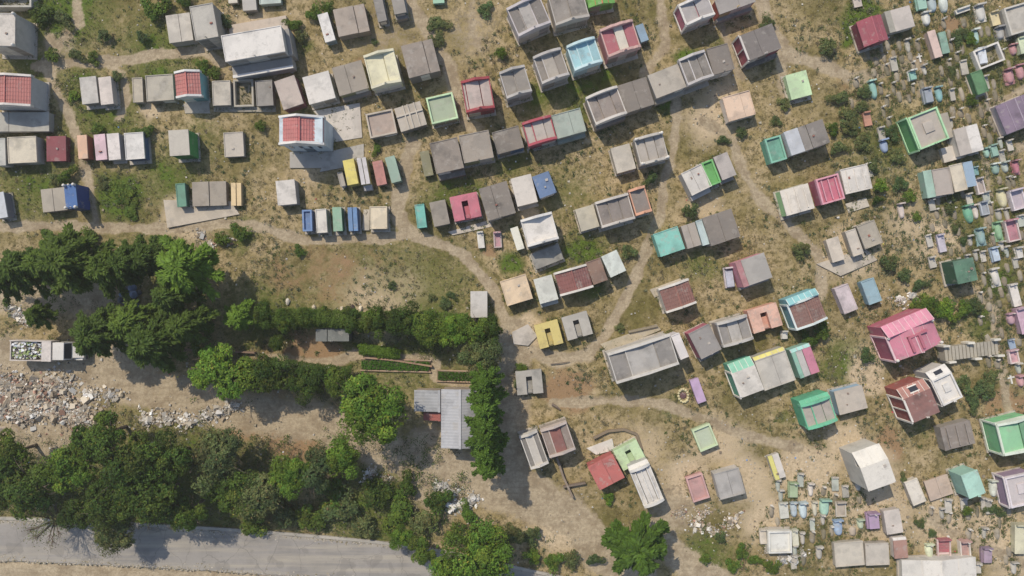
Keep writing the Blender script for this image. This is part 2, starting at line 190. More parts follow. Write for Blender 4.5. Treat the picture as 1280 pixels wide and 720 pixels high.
# small graves: photo centre x, y, width, length, height, kind, colour, second colour | label
GRAVES = '''
1093 112 10 24 .5 oval 6cbcb0 8cc8bc | turquoise rounded grave among grey shrubs
1141 94 9 12 .6 box 6cb8a8 d8dcd8 | small turquoise and white box grave below the stained white tomb
1150 72 7 11 .2 cross d8d4cc d8d4cc | white cross lying by a small path below the stained white tomb
1072 2 10 13 .4 slab c8b8ac b8a89c | pinkish grave slab at the top edge on the bright green grass
1153 3 13 17 .6 box 84c8b4 70b8a4 | sea green box grave at the top edge
1167 5 12 19 .5 oval a4c0cc 90b0c0 | pale blue rounded grave at the top edge
1160 23 11 17 .5 oval d4d8d4 c4c8c4 | whitish grave below the two bluish ones at the top edge
1181 5 12 21 .5 oval cfe0dc 84b8c0 | white oval grave with a blue green border at the top edge
1227 16 13 21 .5 oval d2d0c8 c4c0b8 | large white oval grave near the top right corner
1244 23 10 17 .5 slab d6c27c c8b068 | pale yellow grave near the top right corner
1252 41 12 16 .5 oval a8a8a8 8c8c90 | grey oval grave beside the rimmed tomb near the top right corner
1221 46 8 19 .4 oval 8cc4bc c8d8d0 | slim aqua and white grave under the pale yellow one
1268 62 10 14 .4 oval cc8088 c07078 | small pink grave right of the white grassy enclosure
1264 95 12 19 .5 oval c87c88 b86c78 | pink grave, left of two side by side at the right edge
1277 90 11 19 .5 oval c87c88 b86c78 | pink grave, right of two side by side at the right edge
1281 56 13 20 .8 slab c8dca8 b8cc98 | pale lime slab grave cut by the right edge
1203 13 18 5 .5 slab ddd8c8 d0ccc0 | long white headstone beam above a brown earth patch
1228 70 12 20 .5 box c4d0e0 b0bccc | pale blue grave inside the white grassy enclosure
1161 119 11 19 .7 box 94a4bc 8494ac | blue grey box grave left of a turquoise one
1175 118 10 20 .4 oval 60b4bc 54a4ac | bright turquoise grave beside the blue grey box grave
1084 149 9 17 .4 slab c87c54 b86c44 | rust orange grave among shrubs
1106 183 11 17 .4 oval 88a8d8 7898c8 | cornflower blue oval grave among grey shrubs
1204 117 8 20 .3 mound b0a084 a09074 | long pale earth grave left of the bottle green tomb
1235 191 8 13 .4 oval 7cc0ac 6cb09c | small aqua grave, left of a pair with low headstones
1244 188 9 15 .4 box 7cc0ac 6cb09c | small aqua grave, right of a pair with low headstones
1246 211 11 14 .4 oval 7cb4a4 c0d0c8 | green grey grave left of the bright pink one at the right
1258 209 9 14 .4 oval a8b8ac 98a89c | pale grey green grave between a green grey and a pink one
1272 209 9 18 .5 oval c8607c b8506c | deep pink slim grave at the right edge
1220 214 7 11 .4 box 58a8a8 4898a0 | dark aqua grave tucked behind the light blue end tomb
1227 232 10 20 .6 frame d8c8c8 b0a098 | white framed pinkish grave right of the joined row of four
1213 268 12 24 .5 oval 44b488 38a478 | emerald green oval grave
1221 265 8 19 .4 oval d4c4b8 c4b4a8 | cream pink grave leaning on the emerald green one
1232 260 10 17 .5 frame a8b4c4 8c98a8 | blue grey framed grave right of the emerald green one
1255 248 12 25 .5 oval ccc488 bcb478 | straw yellow long grave at the right
1274 249 17 25 .9 frame d8ccd8 b8a8bc | white and lilac framed grave cut by the right edge
1250 289 10 24 .5 oval 78c080 68b070 | apple green slim grave
1267 288 16 27 .7 frame d4b8b8 c06c84 | rose grave in a white frame right of the apple green one
1228 296 11 22 .5 oval 7cb4b4 6ca4a8 | blue green long grave left of the apple green one
1177 304 9 22 .4 slab bcb4cc a8a0c0 | faded lilac grave with a headstone on bare ground
1245 318 10 18 .5 box a8c4e0 8cacd0 | baby blue grave right of the dark green block tomb
1245 347 11 23 .5 oval d0ccc4 c4c0b8 | white rounded grave below the baby blue one
1269 369 10 28 .6 slab d0c8c0 bcb4ac | long whitish grave at the right edge above the pink ones
1265 399 11 15 .5 oval d094ac c0849c | orchid pink grave left of a lilac slab at the right edge
1279 401 12 32 .9 slab c898b8 b888a8 | orchid lilac slab grave cut by the right edge
1275 316 9 14 .5 box ccc8c0 bcb8b0 | off white headstone grave at the right edge
1265 430 8 12 .3 slab 7c9cc0 6c8cb0 | small blue slab beside the end of the stairway
1269 446 12 17 .6 frame d8bcbc d090a0 | pink and white framed grave beside the end of the stairway
1265 474 9 12 .2 cross d8d8d0 d8d8d0 | white cross shaped grave marker right of the shrubs near the stairway
1278 477 9 15 .5 oval d08c94 c07c84 | salmon pink grave at the right edge above the bare field
1128 264 9 20 .4 oval ccb8b0 bca8a0 | lone pinkish white oval grave on bare earth
992 613 12 19 .5 box 94b47c 84a46c | moss green grave below the yellow and white tomb
1014 613 8 18 .4 oval d0c4b8 c0b4a8 | pale bone coloured grave right of the moss green one
980 638 11 20 .3 slab bcc0b4 acb0a4 | flat grey green slab, first of the lower grave row
993 638 10 20 .4 oval a4bccc 94acbc | dusty blue grave, second of the lower grave row
1005 639 11 22 .5 oval b4d0dc a4c0cc | ice blue grave, third of the lower grave row
1019 637 7 20 .4 oval ccc4a4 bcb494 | slim cream grave, fourth of the lower grave row
1032 636 14 22 .5 oval 88c8b0 78b8a0 | jade grave, fifth of the lower grave row
1052 637 13 19 .4 frame c4b8a4 b0a08c | sandy framed grave with a pale headstone, last of the lower grave row
1049 661 13 21 .5 oval 84acd8 749cc8 | bright baby blue grave below the jade one
954 671 8 18 .5 slab c8bca8 b8ac98 | beige slab leaning on the left of the white rimmed tomb
994 672 8 20 .5 slab c8c8ac b8b89c | pale khaki slab on the right of the white rimmed tomb
1077 656 9 13 .4 oval b4ccA0 a4bc90 | little pale green grave left of the lilac one
1067 665 12 14 .3 mound bca88c ac987c | round beige earth grave left of the little pale green one
1093 652 15 20 .8 box b48cc0 a47cb0 | lilac grave with a darker canopy touching the pale tomb
1163 690 11 19 .4 oval ccdcac bccc9c | pale lime oval grave above the long white tomb
1181 686 17 23 .5 frame d4b0b0 c04c5c | pink grave with red stripes above the long white tomb
1208 687 13 21 .7 frame dcd0c4 c48c84 | white grave with a rosy middle above the long white tomb
1235 695 12 19 .7 box a888a8 9878a0 | mauve grave right of the long white tomb
1244 612 11 22 .5 oval ccd8cc bcc8bc | pale mint white oval grave between the mint and purple tombs
1277 674 17 36 .9 slab ccc89c bcb88c | pale yellow slab tomb cut by the right edge near the bottom
601 300 8 20 .4 slab ccc8c0 c0bcb4 | white narrow grave with a cross below the candy pink tomb
622 300 10 19 .5 frame b8a0a0 c08090 | pink framed grave right of the white narrow one
855 495 16 20 .5 wreath cfc070 7c4c54 | yellow wreath shaped grave with dark red middle
981 419 8 10 .5 box cccac4 bcbab4 | tiny white grave below the salmon tomb
1141 478 9 7 .5 box c8c4bc b8b4ac | small pale block between the rose pink chapel and the brown red mausoleum
'''
GRAVES += '''
912 347 11 25 .8 box acb4d0 c8b8c4 | pale periwinkle grave left of the grey mausoleum with pink side strip
'''
# trees: photo centre x, y, crown radius (px), height m, kind, tint | label
TREES = '''
528 690 20 4 broad a | bushy roadside tree just left of the trees at the end of the asphalt road
640 668 16 3.5 broad g | small olive tree on the road bank above the end of the asphalt road
500 672 16 3.2 broad c | small bright bushy tree on the road verge below the lower wood
85 328 46 9 cas a | big feathery conifer, second from the left edge along the upper tree belt
30 335 38 8 cas b | dark feathery conifer nearest the left edge in the upper tree belt
135 338 34 8 cas a | feathery conifer above the heap of dark bags
182 325 30 7 cas b | dark feathery conifer left of the brightest one in the upper belt
232 335 44 9 cas c | brighter yellow green conifer at the right end of the upper tree belt
215 372 30 8 cas b | dark conifer just below the brighter yellow green one
48 393 20 5 cas a | thin branchy young conifer above the truck
5 350 26 7 cas b | conifer cut by the left edge
120 418 36 8 cas b | feathery conifer overhanging the truck's cab
165 405 34 8 cas a | conifer between the truck and the dark heap
190 428 40 9 cas b | wide dark conifer in the middle left above the bare track
232 408 32 8 cas a | conifer right of the wide dark one in the middle left
275 465 43 7 broad c | bright green round tree at the left end of the lower hedge line
335 468 30 6 broad b | dark round tree between the bright round tree and the garden plot
385 478 27 5 broad b | low dark tree below the orange earth yard
425 476 22 5 broad a | small tree just left of the largest bright tree
457 515 50 9 broad c | largest bright green broadleaf tree standing above the bare yard
300 398 22 5 cas c | small conifer at the left end of the long hedge
330 393 17 4 broad b | small bushy tree in the long hedge, near its left end
358 400 15 4 broad a | bushy tree in the long hedge left of the dark double tomb
383 398 16 4 broad b | bushy tree in the long hedge just behind the dark double tomb
408 396 15 3.5 broad a | round bush tree in the hedge directly above the dark double tomb
440 402 18 4 broad b | bushy tree in the long hedge right of the dark double tomb
470 402 20 5 broad a | leafy tree in the long hedge left of its darkest tree
505 400 24 5 broad b | darkest round tree in the right half of the long hedge
535 408 24 5 broad a | leafy tree in the long hedge right of its darkest tree
562 410 25 5 broad c | light leafy tree in the long hedge near its right end
592 412 26 5 broad a | leafy tree below the small white grey tomb at the path
614 412 18 5 broad b | dark tree at the corner where the hedge turns south
602 446 26 5 broad g | grey green tree at the corner south of the long hedge
345 428 12 3 broad b | small dark tree in the garden yard left of the dark double tomb
250 400 20 6 cas b | slim dark conifer between the two left tree lines
606 478 22 9 cas d | palm like feathery tree at the top of the line beside the metal roofs
608 508 26 9 cas d | palm like feathery tree beside the ridge of the metal roofs
607 545 28 9 cas d | palm like feathery tree at the lower corner of the metal roofs
610 582 22 9 cas d | palm like feathery tree at the bottom end of the line beside the yard
606 493 20 9 cas d | palm like feathery tree second from the top of the line beside the metal roofs
608 527 24 9 cas d | palm like feathery tree halfway down the line beside the metal roofs
609 564 24 9 cas d | palm like feathery tree second from the bottom of the line beside the yard
60 330 34 8 cas a | feathery conifer between the dark one at the left edge and the big one
160 330 30 8 cas b | feathery conifer wedged above the heap of dark bags in the upper belt
84 580 40 8 broad c | bright green broadleaf tree at the left of the lower wood
125 545 34 8 broad a | leafy tree pointing up to the rubble heap
165 582 46 10 broad b | tall dark broadleaf tree in the heart of the lower wood
205 575 36 9 broad b | dark broadleaf tree right of the heart of the lower wood
190 625 42 9 broad b | very dark tree of the lower wood by the shaded road edge
135 632 36 8 broad b | dark tree of the lower wood above the tree that leans over the road
28 610 46 8 broad b | dark tree of the lower wood at the left edge
10 568 32 7 broad a | tree cut by the left edge below the rubble heap
100 640 26 6 broad b | dark small crown near the bare twigs at the roadside
60 655 30 6 twig g | leafless twiggy tree hanging over the road at the left
140 670 29 6 broad g | thin grey green tree crown leaning over the road
232 640 28 7 broad a | tree of the lower wood right above the long road shadow
268 572 40 7 broad g | soft grey green tree in the lower wood
290 610 36 6 broad a | leafy tree below the soft grey green one
330 620 32 6 broad g | olive green tree by the roadside in the lower wood
362 588 32 6 broad c | rounded fresh green tree left of the blue green one
395 590 30 6 broad e | rounded blue green tree below the largest bright tree
428 572 26 6 broad c | fresh green crown touching the foot of the largest bright tree
603 700 50 8 broad c | large bright tree at the end of the asphalt road
562 712 26 6 broad c | bright tree at the bottom edge left of the large roadside one
795 682 43 7 star d | vivid green star shaped tree on the dirt slope at the bottom
'''
# shrubs: x y radius height tint
SHRUBS = '''
355 640 24 1.9 g;392 645 24 1.8 a;430 635 26 1.9 g;468 615 26 2.0 b;497 640 26 1.9 a;530 655 24 1.8 g;545 625 20 1.9 b;575 668 20 1.6 a;585 640 16 1.2 d;318 655 22 1.6 a;420 612 20 1.9 a;455 655 20 1.5 g;510 605 16 1.8 b
665 670 15 1.4 e;690 700 16 1.3 a;716 700 14 1.2 g;744 700 12 1.3 e;665 695 13 1.0 c;762 622 10 .8 c
625 68 10 1.1 a;812 224 12 1.4 e;863 263 12 1.3 e;785 313 13 1.0 g;1031 58 16 1.2 g;1047 122 14 1.1 g;1060 150 17 1.2 g;1042 160 10 1.0 a;1102 232 12 1.3 c;1098 250 9 1.0 b;1080 115 12 .9 e;1115 165 12 .9 e;1123 195 13 .9 g;1050 185 13 1.0 g;1078 178 14 1.0 g;1124 228 13 .9 e;1135 244 12 .9 a;1092 205 12 .9 g
1001 313 15 1.2 g;1112 330 15 1.2 g;1132 345 12 1.0 e;1150 356 11 .9 e;1150 380 15 1.3 a;1166 382 16 1.5 a;1184 387 16 1.5 c;1202 389 15 1.4 a;1217 382 13 1.2 e;1082 446 13 .9 e;1026 412 14 1.2 b;1010 423 13 1.1 b;1228 488 17 1.2 e;1205 478 14 1.0 g;1238 470 13 .9 g;1216 505 13 .8 e
900 671 10 .9 e;925 690 11 .9 a;880 700 10 .7 a;945 700 12 .7 a;965 708 12 .7 a;915 708 12 .7 a;1208 640 9 .9 a;1238 636 9 .7 e;1250 640 8 .6 e;1150 655 9 .5 g;1165 668 8 .5 e;1130 598 8 .6 g
130 45 11 1.1 e;178 48 10 1.0 e;68 70 12 1.1 a;97 70 12 1.0 g;117 73 10 .9 a;190 15 16 1.4 a;55 15 18 1.3 b;80 25 16 1.1 g;92 120 9 .6 c;147 97 10 .9 g;284 28 12 1.1 e;366 30 13 1.1 a;376 45 10 .9 g;255 82 12 .9 a;270 92 12 .9 a;85 219 15 1.5 a;68 225 10 1.2 g;374 315 9 .7 b;120 160 11 .8 a;180 165 14 1.0 b;205 5 12 1.2 a;232 3 12 1.2 b;327 158 10 1.0 a;470 187 9 .5 a;468 52 5 .4 e;395 18 14 1.2 a;410 8 12 1.1 b;548 30 16 .8 g;545 50 14 .7 g;605 12 12 .8 e
150 240 18 .6 a;165 262 14 .5 a;130 228 12 .5 g;300 292 14 1.2 a;280 298 12 1.1 a;60 298 14 1.3 a;110 296 14 1.2 a;200 300 12 1.3 a;555 378 10 .6 e;565 370 8 .5 e;490 357 8 .5 e;455 438 9 .9 c;475 440 9 .9 c;448 432 7 .8 a;540 372 7 .4 g;960 30 13 .9 g;925 165 10 .7 e;905 175 9 .7 e;980 130 10 .6 g;970 150 9 .6 g;1185 260 9 .7 g;1205 300 8 .6 e;1190 245 9 .7 e;1160 235 9 .7 g;1145 270 8 .6 a;1195 285 8 .6 g;1200 45 14 .6 e;1212 50 10 .6 a;1075 135 10 .8 g;1190 90 9 .5 g;1215 125 9 .8 a;1065 165 9 .7 g;650 460 9 .8 a;648 478 8 .7 g;775 410 8 .5 g
'''
# small dirt mounds (each a grave of its own), in patches
MOUNDS = '''
patch below the maroon mausoleum:1086 68,1096 76,1106 72,1118 68,1128 74,1110 88,1122 96,1130 106,1102 112,1118 112,1138 70
patch right of the bottle green tomb:1192 140,1202 142,1212 148,1228 140,1240 150,1236 132,1244 158,1232 165,1188 82,1198 92,1178 88,1190 58
patch around the emerald green grave:1172 268,1182 280,1194 268,1166 285,1198 290,1205 310,1240 262,1262 230,1268 228,1238 275,1243 300
patch beside the white rounded grave:1238 366,1256 352,1260 335,1250 380,1230 350,1262 372,1228 335,1276 345
bare patch around the lower grave row:965 640,1030 615,1045 625,1030 668,1016 672,1005 700,1040 665,1075 625
patch right of the long white tomb:1222 640,1250 655,1262 640,1258 700,1262 690,1165 640
'''
PATHS = [
 ([(45,83),(70,80),(130,77),(190,70),(255,62),(275,78)],9,0.9),
 ([(130,77),(152,92),(158,120),(150,145)],7,0.7),
 ([(62,45),(60,90),(78,130),(95,165),(104,200),(114,250),(122,283)],8,0.7),
 ([(95,0),(100,30),(70,60),(60,80)],9,0.6),
 ([(-10,283),(60,283),(130,284),(190,287),(240,284),(280,280),(330,284),(385,301),(430,298),(480,297),(512,294),(545,304),(578,318),(600,340),(620,370),(632,400),(640,420)],8,0.95),
 ([(515,180),(505,205),(500,240),(497,265),(507,285),(518,294)],13,0.85),
 ([(512,0),(535,40),(558,80),(573,120),(583,150),(598,165)],12,0.8),
 ([(590,0),(590,40),(600,60)],8,0.5),
 ([(825,-5),(828,30),(835,55),(820,75),(806,92)],9,0.6),
 ([(846,125),(845,160),(840,200),(830,222),(825,270),(815,290),(805,320),(793,350),(775,385),(755,420),(735,440),(720,450)],8,0.8),
 ([(895,0),(905,40),(918,70),(928,95)],7,0.7),
 ([(950,0),(968,45),(985,68),(1028,80),(1067,98),(1090,93),(1120,85),(1148,80)],12,0.85),
 ([(975,65),(980,110),(985,140)],8,0.6),
 ([(880,150),(915,175),(930,215),(950,250),(985,282),(1002,295),(1018,312),(1026,335),(1028,370)],9,0.7),
 ([(640,420),(660,438),(700,450),(735,445)],13,0.8),
 ([(690,505),(760,500),(830,505),(880,525),(930,545),(1000,560)],9,0.7),
 ([(1215,362),(1243,385),(1245,430),(1255,470),(1262,520)],8,0.7),
 ([(1228,135),(1262,122),(1290,105)],7,0.75),
 ([(1228,195),(1232,200),(1290,180)],5,0.7),
 ([(1232,190),(1236,260),(1240,330)],7,0.6),
 ([(1165,645),(1185,665),(1210,675),(1235,685),(1290,708)],10,0.7),
 ([(640,420),(642,480),(636,540),(645,600),(690,632),(732,660),(745,690),(800,722)],36,0.9),
 ([(560,590),(620,610),(700,640)],44,0.9),
 ([(-20,440),(100,465),(200,490),(300,515),(400,530),(480,562),(560,600)],46,0.62),
 ([(-20,375),(60,375),(130,372)],30,0.6),
 ([(-20,712),(100,714),(300,722),(500,735)],18,0.9),
 ([(820,665),(850,700),(900,730)],30,0.8),
 ([(330,450),(420,455),(450,440),(545,455),(545,470),(600,478)],11,0.8),
 ([(985,275),(960,255),(940,230)],6,0.5),
 ([(1150,80),(1150,125)],5,0.6),
]
# blobs: x,y,radius px, strength, channel (s sand, g green, b pale bare, n brown earth, with yard shade painted in)
BLOBS = [
 (1010,590,45,.9,'b'),(1060,555,35,.8,'b'),(900,555,45,.6,'b'),(960,650,40,.7,'b'),(860,600,45,.7,'b'),(930,600,45,.7,'b'),(1100,640,50,.7,'b'),(1180,650,50,.7,'b'),(1250,665,45,.8,'b'),
 (1025,620,40,.8,'b'),(1090,590,40,.7,'b'),(800,560,40,.5,'b'),(840,640,40,.6,'s'),(700,660,40,.8,'b'),(1270,690,50,.7,'b'),
 (1262,515,34,1,'n'),(710,490,34,.9,'n'),(1195,30,16,1,'n'),(1110,560,26,.9,'n'),(612,312,14,.8,'n'),(370,540,45,1,'n'),(300,520,40,.8,'n'),(330,470,60,.5,'n'),(200,480,40,.5,'n'),(540,570,40,.5,'n'),(1080,462,26,1,'b'),(1092,480,18,1,'b'),(450,80,20,.4,'n'),  # brown earth; the service yard's patches also paint in its shade
 (1175,300,32,.8,'b'),(1060,318,42,.7,'b'),(660,418,30,.9,'b'),(660,405,18,.8,'b'),(470,385,60,.5,'b'),(235,272,35,.8,'b'),(185,140,14,.9,'b'),(890,150,40,.7,'b'),
 (905,120,30,.6,'b'),(1140,280,40,.5,'b'),(320,40,40,.6,'b'),(660,270,12,.7,'b'),(880,260,30,.5,'b'),(60,520,80,.7,'s'),(150,455,60,.7,'s'),(550,620,40,.8,'s'),(540,560,40,.7,'s'),
 (390,450,45,.9,'n'),(1085,440,30,.5,'b'),(1035,460,20,.4,'g'),(840,440,20,.5,'b'),(1155,200,25,.3,'b'),(480,40,60,.35,'s'),(590,40,50,.35,'s'),(80,60,30,.4,'s'),(120,360,40,.5,'s'),
 (150,245,40,.8,'g'),(300,290,25,.6,'g'),(40,230,60,.5,'g'),(730,312,26,.8,'g'),(1080,22,26,1,'g'),(1065,50,12,1,'g'),(858,75,18,.8,'g'),(835,125,18,.7,'g'),(760,95,20,.6,'g'),
 (540,345,30,.3,'g'),(420,340,70,.45,'n'),(360,350,50,.4,'n'),(500,365,50,.35,'b'),(1250,352,26,.7,'g'),(1070,455,40,.7,'g'),(1150,530,15,.5,'g'),(1220,90,50,.35,'g'),(1100,190,60,.35,'g'),(640,330,18,.7,'g'),(720,105,40,.5,'g'),
 (80,20,60,.7,'g'),(200,60,60,.5,'g'),(200,92,30,.6,'g'),(130,150,60,.5,'g'),(40,85,40,.5,'g'),(210,220,50,.5,'g'),(100,105,40,.5,'g'),(560,245,40,.5,'g'),(740,130,40,.5,'g'),(670,120,30,.5,'g'),(1240,60,60,.4,'g'),(1220,250,70,.35,'g'),(700,240,50,.25,'g'),(250,180,40,.3,'g'),(380,60,15,.5,'g'),(590,235,25,.5,'g'),(900,60,20,.4,'g'),(880,330,30,.4,'g'),
 (1005,380,25,.5,'g'),(1230,400,30,.5,'g'),(1180,230,20,.6,'g'),(700,330,25,.5,'g'),(640,200,30,.4,'g'),(840,510,20,.3,'g'),(740,360,20,.5,'g'),(1195,690,14,.6,'g'),(1130,700,8,.8,'g'),(1210,620,14,.4,'g'),(980,520,14,.4,'g'),
 (230,600,130,.5,'g'),(470,630,90,.5,'g'),(70,600,90,.5,'g'),(500,405,120,.5,'g'),(330,395,60,.5,'g'),(200,330,80,.3,'g'),(880,700,40,.6,'g'),
 (250,200,30,.2,'n'),(480,330,90,.3,'n'),(1060,110,60,.3,'n'),(1150,400,60,.25,'n'),(540,90,60,.3,'n'),(380,215,30,.4,'b'),
]
import bpy, math, random, zlib
import numpy as np
from mathutils import Vector, Matrix, noise as mnoise
R = random.Random(7)
H, F = 85.0, 850.0
col = bpy.context.scene.collection
def W(px, py, h=0.0):
    return ((px-640)/F*(H-h), -(py-360)/F*(H-h))
def gz(x, y):
    return 0.06*math.sin(x*.21+1.3)*math.cos(y*.17) + 0.05*math.sin(x*.55+y*.43) + 0.03*math.sin(y*.9-x*.2)
def lin(hexs):
    v = [int(hexs[i:i+2], 16)/255 for i in (0, 2, 4)]
    return tuple((c/12.92 if c <= .04045 else ((c+.055)/1.055)**2.4) for c in v)
def scale(c, k): return tuple(min(1, x*k) for x in c)

# ------------------------------------------------------------------ materials
MATS = {}
def new_mat(name):
    m = bpy.data.materials.new(name); m.use_nodes = True
    nt = m.node_tree; nt.nodes.clear()
    return m, nt, nt.nodes, nt.links
def N(nt, t, **kw):
    n = nt.nodes.new(t)
    for k, v in kw.items():
        if k.startswith('i_'): n.inputs[k[2:].replace('_', ' ')].default_value = v
        else: setattr(n, k, v)
    return n
def ramp(nt, fac, p0, p1, c0=(0, 0, 0, 1), c1=(1, 1, 1, 1)):
    r = nt.nodes.new('ShaderNodeValToRGB'); r.color_ramp.elements[0].position = p0; r.color_ramp.elements[1].position = p1
    r.color_ramp.elements[0].color = c0; r.color_ramp.elements[1].color = c1
    nt.links.new(fac, r.inputs[0]); return r.outputs[0]
def mixc(nt, fac, a, b, mode='MIX'):
    m = nt.nodes.new('ShaderNodeMix'); m.data_type = 'RGBA'; m.blend_type = mode
    for sock, v in ((m.inputs[0], fac), (m.inputs[6], a), (m.inputs[7], b)):
        if isinstance(v, (float, int)): sock.default_value = v
        elif isinstance(v, tuple): sock.default_value = (*v[:3], 1)
        else: nt.links.new(v, sock)
    return m.outputs[2]
def noise(nt, vec, scale_, detail=4, rough=.6):
    n = nt.nodes.new('ShaderNodeTexNoise'); n.inputs['Scale'].default_value = scale_
    n.inputs['Detail'].default_value = detail; n.inputs['Roughness'].default_value = rough
    if vec is not None: nt.links.new(vec, n.inputs['Vector'])
    return n.outputs['Fac']
def objvec(nt):
    tc = nt.nodes.new('ShaderNodeTexCoord'); oi = nt.nodes.new('ShaderNodeObjectInfo')
    cm = nt.nodes.new('ShaderNodeVectorMath'); cm.operation = 'SCALE'; cm.inputs[0].default_value = (37, 91, 53)
    nt.links.new(oi.outputs['Random'], cm.inputs['Scale'])
    ad = nt.nodes.new('ShaderNodeVectorMath'); ad.operation = 'ADD'
    nt.links.new(tc.outputs['Object'], ad.inputs[0]); nt.links.new(cm.outputs[0], ad.inputs[1])
    return ad.outputs[0], oi.outputs['Random']
def paint(hexs, dirt=.5, kind='c'):
    """weathered masonry or paint of one base colour"""
    key = (hexs, dirt, kind)
    if key in MATS: return MATS[key]
    base = lin(hexs); lum = .3*base[0]+.55*base[1]+.15*base[2]
    ks = {'g': .56, 't': .6}.get(kind, .68)
    base = tuple(((ks*v+(1-ks)*lum)*k_) for v, k_ in zip(base, (1.02, .98, .92)))
    m, nt, nd, lk = new_mat('weathered_%s' % {'c': 'masonry', 'g': 'gravestone', 't': 'roof_tile', 'm': 'metal'}[kind])
    vec, rnd = objvec(nt)
    mxb = max(base); base = tuple(v*min(1, .64/mxb) for v in base)
    grey = sum(base)/3
    sat = max(base)-min(base)
    dark = tuple(.45*b + .10*grey for b in base)
    pale = tuple(b*min(1.1, .68/max(base)) for b in base)
    big = noise(nt, vec, .55, 6, .62); mid = noise(nt, vec, 2.1, 7, .7); fine = noise(nt, vec, 9, 5, .7)
    c = mixc(nt, ramp(nt, mid, .42, .72), base, pale)
    f1 = ramp(nt, big, .62-.16*dirt, .78-.1*dirt, c1=(min(1, .35+.6*dirt),)*3+(1,))
    c = mixc(nt, f1, c, dark)
    f2 = ramp(nt, fine, .55, .78, c1=(min(1, .2+.5*dirt),)*3+(1,))
    c = mixc(nt, f2, c, tuple(.5*d for d in base))
    # hairline blotches
    mu = nt.nodes.new('ShaderNodeTexMusgrave') if False else None
    vo = nt.nodes.new('ShaderNodeTexVoronoi'); vo.feature = 'DISTANCE_TO_EDGE'; vo.inputs['Scale'].default_value = .8
    wv = nt.nodes.new('ShaderNodeVectorMath'); wv.operation = 'ADD'
    sc = nt.nodes.new('ShaderNodeVectorMath'); sc.operation = 'SCALE'; sc.inputs['Scale'].default_value = .9
    nn = nt.nodes.new('ShaderNodeTexNoise'); nn.inputs['Scale'].default_value = 1.4
    lk.new(vec, nn.inputs['Vector']); lk.new(nn.outputs['Color'], sc.inputs[0]); lk.new(vec, wv.inputs[0]); lk.new(sc.outputs[0], wv.inputs[1]); lk.new(wv.outputs[0], vo.inputs['Vector'])
    crack = ramp(nt, vo.outputs['Distance'], .0, .035, (min(.6, .1+.4*dirt),)*3+(1,), (0, 0, 0, 1))
    cm_ = N(nt, 'ShaderNodeMath', operation='MULTIPLY'); lk.new(crack, cm_.inputs[0]); lk.new(ramp(nt, big, .5, .62), cm_.inputs[1])
    c = mixc(nt, cm_.outputs[0], c, dark)
    peel = noise(nt, vec, 1.15, 7, .68)
    c = mixc(nt, ramp(nt, peel, .6-.05*dirt, .64-.05*dirt, c1=(.25+.45*dirt,)*3+(1,)), c, tuple(.3*b_+.7*v for b_, v in zip(base, (.36, .33, .29))))
    patch = noise(nt, vec, .33, 2, .4)
    c = mixc(nt, ramp(nt, patch, .54, .6, c1=(.3+.3*dirt,)*3+(1,)), c, tuple(.72*b_+.03 for b_ in base))
    b = N(nt, 'ShaderNodeBsdfPrincipled'); b.inputs['Roughness'].default_value = .88 if kind != 'm' else .45
    if kind == 'm': b.inputs['Metallic'].default_value = .35
    b.inputs['Specular IOR Level'].default_value = .25
    lk.new(c, b.inputs['Base Color'])
    bp = N(nt, 'ShaderNodeBump', i_Strength=.35, i_Distance=.03)
    lk.new(mid, bp.inputs['Height']); lk.new(bp.outputs[0], b.inputs['Normal'])
    o = N(nt, 'ShaderNodeOutputMaterial'); lk.new(b.outputs[0], o.inputs[0])
    MATS[key] = m; return m
def plain(name, rgb, rough=.7, metal=0, var=.2):
    key = ('plain', name)
    if key in MATS: return MATS[key]
    m, nt, nd, lk = new_mat(name); vec, rnd = objvec(nt)
    f = noise(nt, vec, 6, 5)
    c = mixc(nt, ramp(nt, f, .35, .7), scale(rgb, 1-var), scale(rgb, 1+var))
    b = N(nt, 'ShaderNodeBsdfPrincipled'); b.inputs['Roughness'].default_value = rough; b.inputs['Metallic'].default_value = metal
    lk.new(c, b.inputs['Base Color']); o = N(nt, 'ShaderNodeOutputMaterial'); lk.new(b.outputs[0], o.inputs[0])
    MATS[key] = m; return m
def attr_mat(name, attr='tint', rough=.9, transl=0.0, spec=.2, nz=0):
    """colour from a per-face attribute (each leaf or stone has a colour of its own) varied per object"""
    key = ('attr', name)
    if key in MATS: return MATS[key]
    m, nt, nd, lk = new_mat(name)
    a = N(nt, 'ShaderNodeAttribute', attribute_name=attr)
    oi = nt.nodes.new('ShaderNodeObjectInfo')
    c = mixc(nt, 1.0, a.outputs['Color'], oi.outputs['Color'], 'MULTIPLY')
    if nz:
        tc = nt.nodes.new('ShaderNodeTexCoord')
        c = mixc(nt, ramp(nt, noise(nt, tc.outputs['Object'], nz, 4), .4, .65, c1=(.4, .4, .4, 1)), c, (.04, .035, .02))
    b = N(nt, 'ShaderNodeBsdfPrincipled'); b.inputs['Roughness'].default_value = rough; b.inputs['Specular IOR Level'].default_value = spec
    lk.new(c, b.inputs['Base Color']); o = N(nt, 'ShaderNodeOutputMaterial')
    if transl:
        t = N(nt, 'ShaderNodeBsdfTranslucent'); lk.new(c, t.inputs[0])
        mx = N(nt, 'ShaderNodeMixShader'); mx.inputs[0].default_value = transl
        lk.new(b.outputs[0], mx.inputs[1]); lk.new(t.outputs[0], mx.inputs[2]); lk.new(mx.outputs[0], o.inputs[0])
    else: lk.new(b.outputs[0], o.inputs[0])
    MATS[key] = m; return m

